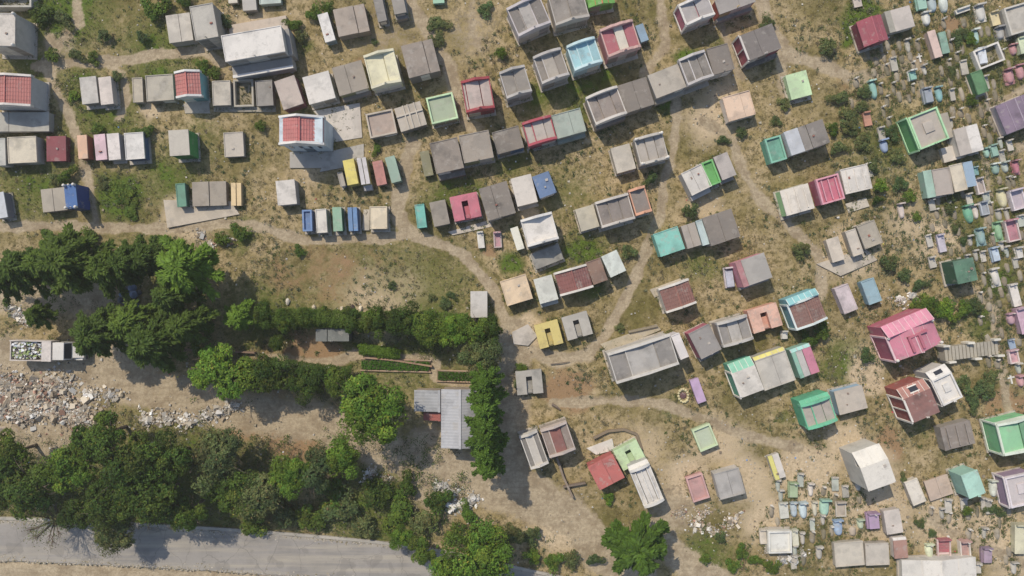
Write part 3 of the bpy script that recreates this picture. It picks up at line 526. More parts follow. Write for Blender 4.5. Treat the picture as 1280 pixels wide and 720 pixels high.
# ------------------------------------------------------------------ mesh builder
class MB:
    def __init__(s): s.v = []; s.f = []; s.m = []; s.t = []
    def add(s, vs, fs, mi=0, tint=None):
        b = len(s.v); s.v += [tuple(p) for p in vs]
        for f in fs: s.f.append(tuple(b+i for i in f)); s.m.append(mi); s.t.append(tint)
        return s
    def box(s, x0, x1, y0, y1, z0, z1, mi=0, tint=None, j=0):
        vs = [(x, y, z) for z in (z0, z1) for x, y in ((x0, y0), (x1, y0), (x1, y1), (x0, y1))]
        if j: vs = [tuple(c+R.uniform(-j, j) for c in p) for p in vs]
        return s.add(vs, [(3, 2, 1, 0), (4, 5, 6, 7), (0, 1, 5, 4), (1, 2, 6, 5), (2, 3, 7, 6), (3, 0, 4, 7)], mi, tint)
    def prism_y(s, prof, y0, y1, mi=0):           # profile in x,z, extruded along y
        n = len(prof); vs = [(x, y0, z) for x, z in prof]+[(x, y1, z) for x, z in prof]
        fs = [tuple(range(n)), tuple(range(2*n-1, n-1, -1))] + [(i, i+n, (i+1) % n+n, (i+1) % n) for i in range(n)]
        return s.add(vs, fs, mi)
    def prism_z(s, poly, z0, z1, mi=0):
        n = len(poly); vs = [(x, y, z0) for x, y in poly]+[(x, y, z1) for x, y in poly]
        fs = [tuple(range(n-1, -1, -1)), tuple(range(n, 2*n))] + [(i, (i+1) % n, (i+1) % n+n, i+n) for i in range(n)]
        return s.add(vs, fs, mi)
    def sphere(s, c, r, n=8, k=5, mi=0, sz=1):
        vs = [(c[0], c[1], c[2]-r*sz)]
        for i in range(1, k):
            a = -math.pi/2+math.pi*i/k
            vs += [(c[0]+r*math.cos(a)*math.cos(2*math.pi*j/n), c[1]+r*math.cos(a)*math.sin(2*math.pi*j/n), c[2]+r*sz*math.sin(a)) for j in range(n)]
        vs.append((c[0], c[1], c[2]+r*sz)); fs = [(0, 1+(j+1) % n, 1+j) for j in range(n)]
        for i in range(k-2):
            for j in range(n): fs.append((1+i*n+j, 1+i*n+(j+1) % n, 1+(i+1)*n+(j+1) % n, 1+(i+1)*n+j))
        l = len(vs)-1; fs += [(l, 1+(k-2)*n+j, 1+(k-2)*n+(j+1) % n) for j in range(n)]
        return s.add(vs, fs, mi)
    def tube(s, pts, rs, n=6, mi=0, tint=None):
        b = []; vs = []
        for i, p in enumerate(pts):
            p = Vector(p); d = (Vector(pts[min(i+1, len(pts)-1)])-Vector(pts[max(i-1, 0)]))
            if d.length < 1e-6: d = Vector((0, 0, 1))
            d.normalize(); u = d.cross(Vector((0.31, .95, .1))).normalized(); w = d.cross(u)
            for k in range(n):
                a = 2*math.pi*k/n; vs.append(p+(u*math.cos(a)+w*math.sin(a))*rs[i])
        fs = [(i*n+k, i*n+(k+1) % n, (i+1)*n+(k+1) % n, (i+1)*n+k) for i in range(len(pts)-1) for k in range(n)]
        fs += [tuple(range(n-1, -1, -1)), tuple((len(pts)-1)*n+k for k in range(n))]
        return s.add(vs, fs, mi, tint)
    def mesh(s, name, mats, smooth=False):
        me = bpy.data.meshes.new(name); me.from_pydata(s.v, [], s.f)
        for m in (mats if isinstance(mats, (list, tuple)) else [mats]): me.materials.append(m)
        if any(s.m): me.polygons.foreach_set('material_index', s.m)
        if any(t is not None for t in s.t):
            at = me.color_attributes.new('tint', 'FLOAT_COLOR', 'CORNER')
            arr = []
            for f, t in zip(s.f, s.t): arr += list((*t, 1) if t else (1, 1, 1, 1))*len(f)
            at.data.foreach_set('color', arr)
        if smooth: me.polygons.foreach_set('use_smooth', [True]*len(me.polygons))
        me.update(); return me
    def build(s, name, mats, parent=None, smooth=False):
        return link(name, s.mesh(name, mats, smooth), parent)
def link(name, me, parent=None):
    o = bpy.data.objects.new(name, me); col.objects.link(o)
    if parent is not None: o.parent = parent
    return o
LAB = {}
def tag(o, label, cat, group=None, kind=None):
    if label: o['label'] = label
    if cat: o['category'] = cat
    if group: o['group'] = group
    if kind: o['kind'] = kind
    if label and not group and label in LAB: print('DUP LABEL', label)
    LAB[label] = 1
    return o
def empty(name, x, y, z=0, rz=0):
    o = bpy.data.objects.new(name, None); col.objects.link(o); o.location = (x, y, z); o.rotation_euler = (0, 0, rz)
    o.empty_display_size = .3
    return o
def shade(hexs, k):
    return ''.join('%02x' % max(0, min(255, int(int(hexs[i:i+2], 16)*k))) for i in (0, 2, 4))

# ------------------------------------------------------------------ tombs
FOOT = []
def corrugated(mb, x0, x1, y0, y1, zf, pitch, amp, thick=.07, course=.45):
    """tiled or sheet roof: waves run down the slope, zf(x) gives height, step every course"""
    nx = max(4, int((x1-x0)/pitch*4)); ny = max(1, int((y1-y0)/course))
    vs = []; fs = []
    rows = []
    for j in range(ny+1): rows.append(y0+(y1-y0)*j/ny)
    for j in range(ny):
        for e, yy in enumerate((rows[j], rows[j+1])):
            for i in range(nx+1):
                x = x0+(x1-x0)*i/nx
                vs.append((x, yy, zf(x, yy)+amp*math.cos(2*math.pi*(x-x0)/pitch)+(0.03 if e == 0 and ny > 1 else 0)))
        b = j*2*(nx+1)
        for i in range(nx): fs.append((b+i, b+i+1, b+nx+2+i, b+nx+1+i))
        if j:
            for i in range(nx): fs.append((b-nx-1+i, b-nx+i, b+i+1, b+i))
    mb.add(vs, fs)
def crossmb(mb, x, y, z, h=.55, mi=0, t=.035):
    mb.box(x-t, x+t, y-t, y+t, z, z+h, mi); mb.box(x-h*.3, x+h*.3, y-t*.9, y+t*.9, z+h*.58, z+h*.58+2*t, mi)
def tomb(row):
    left, label = row.split(' | '); p = left.split()
    x0, y0, sc = TILES[p[0]]
    q = [float(v) for v in p[1:7]]; h = float(p[7]); kind, roofc, wallc, trimc, opt = p[8:13]
    far = math.hypot(x0+q[0]/sc-640, y0+q[1]/sc-360)
    if far > 300 and kind in ('flat', 'bays', 'rim', 'slot', 'cross') and .8 < h <= 2.3: h *= 1-.3*min(1, (far-300)/120)
    elif far > 400 and kind in ('gab', 'rim', 'pitch') and h < 3 : h *= .88
    if kind in ('gab', 'bays') and 560 < x0+q[0]/sc < 960 and h > 1.9: h *= 1.16
    pts = [W(x0+q[i]/sc, y0+q[i+1]/sc, h) for i in (0, 2, 4)]
    nw, ne, se = [Vector(a) for a in pts]
    c = (nw+se)/2; w = (ne-nw).length; d = (se-ne).length
    a1 = math.atan2(*(ne-nw).yx); a2 = math.atan2(*(ne-se).yx)-math.pi/2
    a = a1 if w > d*1.15 else (a2 if d > w*1.15 else (a1+a2)/2)
    o = {}
    for t in opt.replace(',', '~').split(';'):
        t = t.replace('~', ',')
        if '=' in t: k, v = t.split('='); o[k] = v
        else:
            for u in t.split(','): o[u] = '1'
    rr = random.Random(zlib.crc32(label.encode()))
    h += rr.uniform(-.02, .02)
    name = 'chapel' if 'chapel' in label else 'mausoleum' if ('mausoleum' in label or h > 2.4) else 'walled_plot' if kind == 'open' else 'tomb'
    z = gz(c.x, c.y)
    root = empty(name, c.x, c.y, z, a)
    tag(root, label, {'chapel': 'chapel', 'mausoleum': 'mausoleum', 'tomb': 'tomb', 'walled_plot': 'enclosure'}[name])
    FOOT.append((c.x, c.y, w/2, d/2, a))
    dirt = .85 if 'st' in o else rr.uniform(.4, .85)
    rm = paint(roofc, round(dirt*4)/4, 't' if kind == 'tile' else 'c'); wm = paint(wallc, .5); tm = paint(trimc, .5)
    hw, hd = w/2, d/2
    iw, idp = hw-.05, hd-.05
    B = lambda: MB()
    if kind == 'open':
        t = .22
        mb = B().box(-hw, hw, hd-t, hd, -.4, h).box(-hw, hw, -hd, -hd+t, -.4, h-.004).box(-hw, -hw+t, -hd+t, hd-t, -.4, h-.002).box(hw-t, hw, -hd+t, hd-t, -.4, h-.003)
        mb.build('wall', tm, root)
        B().box(-hw+t, hw-t, -hd+t, hd-t, -.4, .06).build('grass_bed', paint(roofc, .75), root)
        mb = B()
        for k in range(int(w*d*7)):
            gx, gy = rr.uniform(-hw+t+.1, hw-t-.1), rr.uniform(-hd+t+.1, hd-t-.1)
            for b in range(3):
                an = rr.uniform(0, 6.28); r_ = rr.uniform(.1, .28); e = rr.uniform(.15, .4)
                cc = R.choice([(.10, .12, .03), (.16, .15, .05), (.07, .10, .02), (.2, .17, .08)])
                mb.add([(gx-math.sin(an)*.05, gy+math.cos(an)*.05, .05), (gx+math.sin(an)*.05, gy-math.cos(an)*.05, .05), (gx+math.cos(an)*r_, gy+math.sin(an)*r_, .05+e)], [(0, 1, 2)], 0, cc)
        w_ = mb.build('weeds', attr_mat('dry_weeds', transl=.2), root)
        return
    if kind == 'slot':
        sw, sl = w*.115, d*.36; cy = -d*.12; cx = 0
        bx = [(-hw, -sw, -hd, hd), (sw, hw, -hd, hd), (-sw, sw, cy+sl, hd)]
        mb = B()
        for (a0, a1_, b0, b1) in bx: mb.box(a0*.985, a1_*.985, b0*.985, b1*.985, -.4, h-.1)
        mb.box(-sw, sw, -hd*.985, cy+sl*.45, -.4, h*.62); mb.box(-sw, sw, cy+sl*.45, cy+sl, -.4, h*.1); mb.build('wall', wm, root)
        mb = B()
        for (a0, a1_, b0, b1) in bx: mb.box(a0, a1_, b0, b1, h-.098, h)
        mb.build('roof', rm, root)
        B().box(-sw*.7, sw*.7, -hd*.9, -hd*.6, h*.62, h*.62+.12).build('niche_block', paint(shade(roofc, .9), .5), root)
        if rr.random() < .5: B().box(-hw-.12, hw+.12, -hd-.15, hd+.12, -.4, .12).build('plinth', paint('b5aca0', .5), root)
        return
    bays = [float(v) for v in o.get('b', '').split(',')] if 'b' in o and ',' in o['b'] else [1.0]
    bc = o['bc'].split(',') if 'bc' in o else [roofc]*len(bays)
    # walls
    zr = h-.14
    if kind == 'gab': zr = h-.3
    if kind in ('tile',): zr = h-.55
    if kind == 'pitch': zr = h-.6
    if kind == 'rim': zr = h-.27
    wall = B()
    wall.box(-iw, iw, -idp, idp, -.4, zr-.1)
    if kind in ('tile', 'pitch'):
        g = [(-iw, zr-.1), (iw, zr-.1), (0, h-.12)]
        wall.prism_y(g, -idp, -idp+.18); wall.prism_y(g, idp-.18, idp)
    wob = wall.build('wall', wm, root)
    if kind == 'flat':
        mb = B()
        if rr.random() < .35 and w > 2.6 and 'rim' not in o:
            g = rr.uniform(-.15, .15)*w
            mb.box(-hw, g-.02, -hd, hd, zr, h); mb.box(g+.02, hw, -hd, hd, zr, h-.03)
        else: mb.box(-hw, hw, -hd, hd, zr, h, j=.015)
        if rr.random() < .45 or 'rim' in o:
            t = .1; e = .07
            mb.box(-hw+.01, hw-.01, hd-t, hd-.01, h-.01, h+e).box(-hw+.01, hw-.01, -hd+.01, -hd+t, h-.01, h+e-.006)
            mb.box(-hw+.01, -hw+t, -hd+t, hd-t, h-.01, h+e-.003).box(hw-t, hw-.01, -hd+t, hd-t, h-.01, h+e-.008)
        mb.build('roof', rm, root)
        if rr.random() < .35 and w*d > 5:
            for px, py in rr.sample([(-1, -1), (-1, 1), (1, -1), (1, 1)], 2):
                px *= hw-.12; py *= hd-.12
                B().tube([(px, py, h-.02), (px+.02, py, h+.35), (px+.06, py+.05, h+.5)], [.018]*3, 4).build('rebar_stub', plain('rusty_steel', (.12, .06, .035)), root)
    elif kind in ('bays', 'gab', 'rim', 'cross'):
        x = -hw
        for i, (b, bcc) in enumerate(zip(bays, bc)):
            x1 = x+b*w; g = .035 if len(bays) > 1 else 0
            top = {'bays': h-(.0, .12, .05)[i % 3] if len(bays) > 1 else h, 'gab': zr+(.03, .14, .05)[i % 3], 'rim': zr, 'cross': h-.12}[kind]
            mb = B().box(x+g+(.02 if kind != 'bays' else 0), x1-g-(.02 if kind != 'bays' else 0), -hd+.02, hd-.02, (zr-.1), top, j=.008)
            mb.build('roof_bay' if len(bays) > 1 else 'roof', paint(bcc, round(dirt*4)/4), root)
            if kind == 'gab' and i and len(bays) > 2 and rr.random() < .25:
                B().box(x-.06, x+.06, -hd+.22, hd-.22, zr, zr+.2).build('roof_rib', tm, root)
            x = x1
        if kind == 'gab':
            rise = rr.uniform(.32, .55); arch = rr.random() < .4 or 'arch' in label or 'wavy' in label or 'rounded' in label
            for s, nm in ((1, 'rear_parapet'), (-1, 'front_parapet')):
                if arch:
                    n = 9; top = [(hw+.04-(2*hw+.08)*k/n, h+rise*(math.sin(math.pi*k/n))**.7+(.08*math.sin(k*2.3) if 'wavy' in label else 0)) for k in range(n+1)]
                else: top = [(hw+.04, h-.06), (hw*.5, h+rise*.35), (0, h+rise), (-hw*.5, h+rise*.35), (-hw-.04, h-.06)]
                prof = [(-hw-.04, zr-.6), (hw+.04, zr-.6)]+top
                yy = s*(hd-.09)
                m = B().prism_y(prof, yy-.15, yy+.15)
                pr = m.build(nm, tm, root)
            B().box(-hw-.02, -hw+.1, -hd+.2, hd-.2, zr-.2, h-.14).build('side_coping', tm, root)
            B().box(hw-.1, hw+.02, -hd+.2, hd-.2, zr-.2, h-.15).build('side_coping', tm, root)
        if kind == 'rim':
            t = .2
            B().box(-hw, hw, hd-t, hd, zr-.2, h).box(-hw, hw, -hd, -hd+t, zr-.2, h-.01).box(-hw, -hw+t, -hd+t, hd-t, zr-.2, h-.005).box(hw-t, hw, -hd+t, hd-t, zr-.2, h-.008).build('parapet', tm, root)
            if h > 2.2 and w*d > 7:
                B().box(-.12*w, .2*w, -.12*d, .2*d, zr+.005, zr+.16, j=.02).build('roof_slab', paint(shade(roofc, 1.05), .5), root)
        if kind == 'cross':
            B().box(-.09, .09, -hd, hd, h-.121, h+.06).box(-hw*.34-.08, -hw*.34+.08, -hd, hd, h-.121, h+.03).box(hw*.5-.08, hw*.5+.08, -hd, hd, h-.121, h+.03).box(-hw, hw, d*.12-.09, d*.12+.09, h-.12, h+.045).build('roof_rib', tm, root)
    elif kind == 'tile':
        mb = B(); zf = lambda xx, yy: h-.12-(abs(xx)/hw)*.43 + .04
        if 'church' in o:
            zf = lambda xx, yy: h-.02-(abs(xx+hw*.12)/hw)*.9
        corrugated(mb, -hw-.02, hw+.02, -hd+.1, hd-.1, zf, .3, .026)
        me = mb.build('roof', rm, root)
        B().tube([(0, -hd+.1, h-.02), (0, hd-.1, h-.02)], [.09, .09], 6).build('ridge_cap', paint(shade(roofc, 1.1), .5), root)
        for s, nm in ((1, 'rear_parapet'), (-1, 'front_parapet')):
            yy = s*(hd-.02)
            prof = [(-hw-.08, zr-.45), (hw+.08, zr-.45), (hw+.08, zr+.16), (0, h+.16), (-hw-.08, zr+.16)]
            if 'church' in o: prof = [(-hw-.1, h-1.6), (hw+.1, h-1.6), (hw+.1, h-.75), (-hw*.12, h+.3), (-hw-.1, h-.75)]
            B().prism_y(prof, yy-.13, yy+.13).build(nm, tm, root)
    elif kind == 'pitch':
        for s, nm in ((-1, 'roof_slope'), (1, 'roof_slope')):
            xe = s*(hw+.06)
            vs = [(0, -hd, h), (0, hd, h), (xe, hd, zr-.05), (xe, -hd, zr-.05)]
            lo = [(x_, y_, z_-.1) for x_, y_, z_ in vs]
            fs = [(0, 1, 2, 3), (7, 6, 5, 4), (0, 4, 5, 1), (1, 5, 6, 2), (2, 6, 7, 3), (3, 7, 4, 0)]
            if s > 0: fs = [tuple(reversed(f)) for f in fs]
            B().add(vs+lo, fs).build(nm, rm, root)
        B().tube([(0, -hd-.02, h+.01), (0, hd+.02, h+.01)], [.07, .07], 6).build('ridge_cap', tm, root)
        B().tube([(-hw*.5, -hd+.05, (h+zr)/2+.01), (-hw*.5, hd-.05, (h+zr)/2+.01)], [.035, .035], 5).tube([(hw*.5, -hd+.05, (h+zr)/2+.01), (hw*.5, hd-.05, (h+zr)/2+.01)], [.035, .035], 5).build('roof_rib', tm, root)
    if 'step' in o:
        B().box(-hw*.98, hw*1.02, -hd-1.25, -hd+.0, -.4, 1.5).build('porch_wall', paint('a8a6a4', .5), root)
        B().box(-hw, hw*1.04, -hd-1.3, -hd-.051, 1.5, 1.62).build('porch_roof', paint('96928e', .5), root)
        B().box(-hw, hw*1.04, -hd-1.45, -hd-1.1, 1.622, 1.8).build('porch_parapet', paint('d0ccc8', .25), root)
        B().box(-hw*.98, hw*1.0, hd+.0, hd+2.4, -.4, .5).build('rear_terrace', paint('b8a898', .5), root)
        B().box(hw*1.0, hw*1.0+.5, -hd, hd, -.4, 2.2).build('side_buttress', paint('8f8c8a', .5), root)
    if 'ns' in o:
        L, cc = o['ns'].split(':') if ':' in o['ns'] else ('6', trimc)
        L = float(L)/10; drop = min(.55*L, h*.4)
        prof = [(hd, h-.03), (hd+L, h-.03-drop), (hd+L, h-.13-drop), (hd, h-.16)]
        mb = B(); mb.add([(-hw, y_, z_) for y_, z_ in prof]+[(hw, y_, z_) for y_, z_ in prof], [(0, 1, 2, 3), (7, 6, 5, 4), (0, 4, 5, 1), (1, 5, 6, 2), (2, 6, 7, 3), (3, 7, 4, 0)])
        nr = mb.build('rear_canopy', paint(cc, .5), root)
        k = max(3, int(w/.7))
        for i in range(k+1):
            xx = -hw+.04+(w-.08)*i/k
            rb = B().add([(xx-.03, hd+.02, h), (xx+.03, hd+.02, h), (xx+.03, hd+L-.02, h-drop), (xx-.03, hd+L-.02, h-drop), (xx-.03, hd+.02, h-.05), (xx+.03, hd+.02, h-.05), (xx+.03, hd+L-.02, h-.05-drop), (xx-.03, hd+L-.02, h-.05-drop)], [(3, 2, 1, 0), (4, 5, 6, 7), (0, 1, 5, 4), (1, 2, 6, 5), (2, 3, 7, 6), (3, 0, 4, 7)])
            rb.build('canopy_rib', tm, nr)
        B().box(-iw, iw, idp, hd+L*.9, -.4, h-.2-drop).build('rear_wall', wm, root)
        if 'skylight' in label:
            for q_ in ((.2, .3), (.75, .85)):
                B().add([(-.6, hd+L*q_[0], h+.02-drop*q_[0]), (.6, hd+L*q_[0], h+.02-drop*q_[0]), (.6, hd+L*q_[1], h+.02-drop*q_[1]), (-.6, hd+L*q_[1], h+.02-drop*q_[1]), (-.6, hd+L*q_[0], h-.1-drop*q_[0]), (.6, hd+L*q_[0], h-.1-drop*q_[0]), (.6, hd+L*q_[1], h-.1-drop*q_[1]), (-.6, hd+L*q_[1], h-.1-drop*q_[1])], [(3, 2, 1, 0), (4, 5, 6, 7), (0, 1, 5, 4), (1, 2, 6, 5), (2, 3, 7, 6), (3, 0, 4, 7)]).build('skylight_frame', tm, root)
            B().add([(-.5, hd+L*.3, h+.01-drop*.3), (.5, hd+L*.3, h+.01-drop*.3), (.5, hd+L*.75, h+.01-drop*.75), (-.5, hd+L*.75, h+.01-drop*.75)], [(3, 2, 1, 0)]).build('skylight', plain('dark_glass', (.03, .03, .035), .2), root)
    if 'k' in o:
        zt = h if kind != 'pitch' else zr
        for sx in (-1, 1):
            for sy in (-1, 1):
                B().sphere((sx*(hw-.12), sy*(hd-.12), zt+.28), .2, mi=0).box(sx*(hw-.12)-.12, sx*(hw-.12)+.12, sy*(hd-.12)-.12, sy*(hd-.12)+.12, zt-.05, zt+.14).build('finial', paint('d6d2cc', .25), root)
        if 'knobs' in label:
            for sy in (-1, 1):
                for t in (-.4, 0, .4): B().sphere((t*w, sy*(hd-.1), h+.25), .13).build('finial', paint('d6d2cc', .25), root)
    if 'rose pink' in label:      # raised key shaped ridges on the roof
        B().box(-.9, -.6, -hd*.75, hd*.5, h-.36, h+.14).box(.35, .65, -hd*.75, hd*.35, h-.3, h+.13).box(-.9, 1.6, hd*.35, hd*.5, h-.4, h+.12).build('roof_rib', paint('b85672', .5), root)
    if 'we' in o:                 # pale frame round the uphill and side edges of the left wall
        fm = paint(trimc, .25); zt = h-.02 if kind in ('flat',) else zr-.02; b0 = -hd-.02; b1 = hd+.02
        for nm_f, args in (('wall_frame', (-hw-.1, -hw+.04, b0-.1, b0+.12, -.3, zt)), ('wall_frame', (-hw-.1, -hw+.04, b1-.12, b1+.1, -.3, zt)), ('wall_frame', (-hw-.1, -hw+.12, b0+.121, b1-.121, zt-.02, zt+.13)), ('wall_frame', (-hw-.14, -hw-.02, b0+.121, b1-.121, .1, .34))):
            B().box(*args).build(nm_f, fm, root)
        if 'mid' in o: B().box(-hw-.09, -hw+.02, -.08, .08, .341, zt-.03).build('wall_frame', fm, root)
    if 'hot pink' in label or 'lattice' in label or 'rails' in label:
        mb = B()
        for t in (-.3, 0, .3): mb.box(t*w-.05, t*w+.05, -hd*.8, hd*.8, h-.08, h+.08)
        mb.build('roof_rail', tm, root)
    # front details: door and plaque on the downhill face
    if h > 1.0 and kind != 'open':
        n = max(1, min(3, int(w/1.3))); nz = max(1, min(3, int((h-.3)/.8)))
        if 'church' in o:
            for i in range(4):
                xx = -hw+w*(i+.75)/4.6
                wd = B().box(xx-.2, xx+.2, -idp-.04, -idp+.02, 2.2, 3.6).build('window', plain('window_frame_blue', (.10, .2, .32), .5), root)
                B().box(xx-.15, xx+.15, -idp-.06, -idp-.038, 2.3, 3.5).build('pane', plain('dark_glass', (.03, .03, .035), .2), wd)
            dr = B().box(-.6, .6, -idp-.06, -idp+.02, -.1, 1.9).build('door', paint('5a6f80', .5), root)
            B().sphere((.42, -idp-.1, .95), .05).build('handle', plain('rusty_steel', (.12, .06, .035)), dr)
            B().box(-hw-.3, hw+.3, -hd-2.0, -hd-.02, -.4, .12).build('forecourt', paint('a8a49e', .5), root)
        else:
            ph = (zr-.25)/nz
            for i in range(n):
                mb = B(); fr = B()
                for k in range(nz):
                    xa = -iw+.12+(2*iw-.24)*i/n+.05; xb = -iw+.12+(2*iw-.24)*(i+1)/n-.05; za = .12+k*ph+.05; zb = .12+(k+1)*ph-.12
                    mb.box(xa, xb, -idp-.025, -idp+.02, za, zb)
                mb.build('niche_panel', paint(rr.choice(['b8b0a4', 'd0c8bc', '8a8074', shade(trimc, .85), shade(wallc, .8)]), .5), root)
            if h > 2 and rr.random() < .55:
                mb = B(); crossmb(mb, 0, -hd+.1, h+(.2 if kind in ('gab', 'tile') else 0), .6, t=.04); mb.build('cross', tm, root)
        if kind in ('gab', 'tile', 'pitch') or rr.random() < .35:
            e = rr.uniform(.1, .3)
            if 'step' not in o and 'church' not in o and 'ns' not in o: B().box(-hw-e*.7, hw+e*.6, -hd-e*1.4, hd+e*.6, -.4, .1+rr.uniform(0, .1), j=.01).build('plinth', paint('b0a698', .75), root)
    if kind in ('flat', 'bays', 'gab') and 1.6 < h < 3 and 'ns' not in o and 'k' not in o and rr.random() < .3:
        e = rr.uniform(.3, .6); B().box(-hw+.05, hw-.05, -hd-e, -hd+.02, -.4, h*rr.uniform(.3, .55), j=.015).build('front_ledge', paint(shade(roofc, .92), .75), root)
    # bits left on some roofs
    if rr.random() < .3 and kind in ('flat', 'bays') and w*d > 4:
        for q_ in range(rr.randint(1, 2)):
            bx_, by_ = rr.uniform(-.6, .6)*hw, rr.uniform(-.6, .6)*hd
            B().box(bx_, bx_+rr.uniform(.15, .35), by_, by_+rr.uniform(.12, .3), h-.03, h+rr.uniform(.06, .16), j=.03).build('loose_block', paint(rr.choice(['8a7468', 'a8a098', '9a5a48']), .5), root)

for row in TOMBS.strip().splitlines(): tomb(row)

# ------------------------------------------------------------------ small graves
def grave(px, py, wp, dp, h, kind, c1, c2, label, ang=None, group=None):
    x, y = W(px, py, h); w, d = wp/10, dp/10
    rr = random.Random(zlib.crc32(('%s%s%s' % (label, px, py)).encode()))
    if ang is None:
        ang = math.radians(13 if px > 1050 and py < 560 else (4 if px > 930 else 5) + rr.uniform(-3, 3)) + math.radians(rr.uniform(-3, 3))
    if d < w: ang = math.radians(rr.uniform(5, 25))
    root = empty('grave_marker' if kind == 'cross' else 'grave', x, y, gz(x, y), ang)
    tag(root, label, 'grave', group)
    FOOT.append((x, y, w/2, d/2, ang))
    m1 = paint(c1, .75, 'g'); m2 = paint(c2, .75, 'g'); hw, hd = w/2, d/2
    if kind == 'cross':
        mb = MB().box(-.09, .09, -hd, hd, .0, .14).box(-hw, hw, hd*.3-.09, hd*.3+.09, .0, .13); mb.build('cross', m1, root); return
    if kind in ('box', 'slab'):
        if kind == 'box':
            MB().box(-hw, hw, -hd, hd, -.3, h*.5, j=.01).build('base', m2, root)
            MB().box(-hw*.82, hw*.82, -hd*.9, hd*.72, h*.5, h, j=.01).build('slab', m1, root)
        else:
            MB().box(-hw*.94, hw*.94, -hd*.96, hd*.96, -.3, h-.1).build('base', m2, root)
            MB().box(-hw, hw, -hd, hd, h-.1, h, j=.015).build('slab', m1, root)
    elif kind in ('oval', 'mound'):
        # long rounded mound, round at the foot
        n = 18; vs = []; fs = []; K = 5
        e = hd*.0
        for k in range(K+1):
            t = k/K; zz = -.2+(h+.2)*math.sin(t*math.pi/2)**(.8 if kind == 'oval' else 1.2); s = math.cos(t*math.pi/2)**(.5 if kind == 'oval' else .8) if k < K else 0.001
            for i in range(n):
                a = 2*math.pi*i/n; p_ = 2.6
                cx = math.copysign(abs(math.cos(a))**(2/p_), math.cos(a)); sy = math.copysign(abs(math.sin(a))**(2/p_), math.sin(a))
                taper = 1-.18*(1-sy)/2*1.4
                jx = 1+(rr.uniform(-.13, .13) if kind == 'mound' else rr.uniform(-.015, .015))
                vs.append((cx*hw*taper*s*jx, sy*hd*(.3+.7*s if k else 1)*jx*.95, zz))
        for k in range(K):
            for i in range(n): fs.append((k*n+i, k*n+(i+1) % n, (k+1)*n+(i+1) % n, (k+1)*n+i))
        MB().add(vs, fs).build('mound', m1, root, smooth=True)
        if kind == 'oval' and h >= .5 and rr.random() < .22: MB().box(-hw-.06, hw+.06, -hd-.05, hd+.05, -.3, .09).build('kerb', m2, root)
    elif kind == 'frame':
        t = .16
        MB().box(-hw, hw, hd-t, hd, -.3, h).box(-hw, hw, -hd, -hd+t, -.3, h*.8).box(-hw, -hw+t, -hd+t, hd-t, -.3, h*.85).box(hw-t, hw, -hd+t, hd-t, -.3, h*.83).build('kerb', m1, root)
        if 'stripes' in label:
            for s in (-.45, -.05, .35):
                MB().box(-hw+t, hw-t, s*hd-.0, s*hd+.4, h*.4+.01, h*.55).build('stripe_slab', m2, root)
            MB().box(-hw+t, hw-t, -hd+t, hd-t, -.3, h*.4).build('slab', m1, root)
        else: MB().box(-hw+t, hw-t, -hd+t, hd-t, -.3, h*.55, j=.01).build('slab', m2, root)
    elif kind == 'wreath':
        mb = MB(); 
        for k in range(14):
            a = k*2*math.pi/14; rr_ = .62
            mb.sphere((math.cos(a)*hw*.75, math.sin(a)*hd*.8, .16), rr.uniform(.16, .24), 6, 4, sz=.7)
        mb.build('rim', m1, root, smooth=True)
        MB().sphere((0, 0, .05), .45, 8, 5, sz=.4).build('centre', m2, root)
        return
    # headstone with a little cross
    if kind != 'mound' or rr.random() < .4:
        hh = h+rr.uniform(.2, .45); e = hd+.02
        hm = m2 if kind != 'mound' else paint('c8c2b8', .5)
        ww = hw*.9 if kind != 'mound' else .16
        hs = MB().box(-ww, ww, e-.14, e+.05, -.3, hh, j=.01).build('headstone', hm, root)
        if rr.random() < .75:
            mb = MB(); crossmb(mb, 0, e-.045, hh, .45, t=.03); mb.build('cross', paint('dcd8d0', .25), root)
for row in GRAVES.strip().splitlines():
    if not row.strip(): continue
    l, lab = row.split(' | '); p = l.split()
    grave(*[float(v) for v in p[:5]], p[5], p[6], p[7], lab)
for row in MOUNDS.strip().splitlines():
    nm, ps = row.split(':')
    for q in ps.split(','):
        a, b = [float(v) for v in q.split()]
        grave(a, b, R.uniform(7, 10), R.uniform(13, 19), R.uniform(.14, .24), 'mound', R.choice(['8c7d5e', '938468', '7e7452', '998b70']), '9a9080',
              'low earth grave mound in the ' + nm, group='earth grave mounds in the ' + nm)

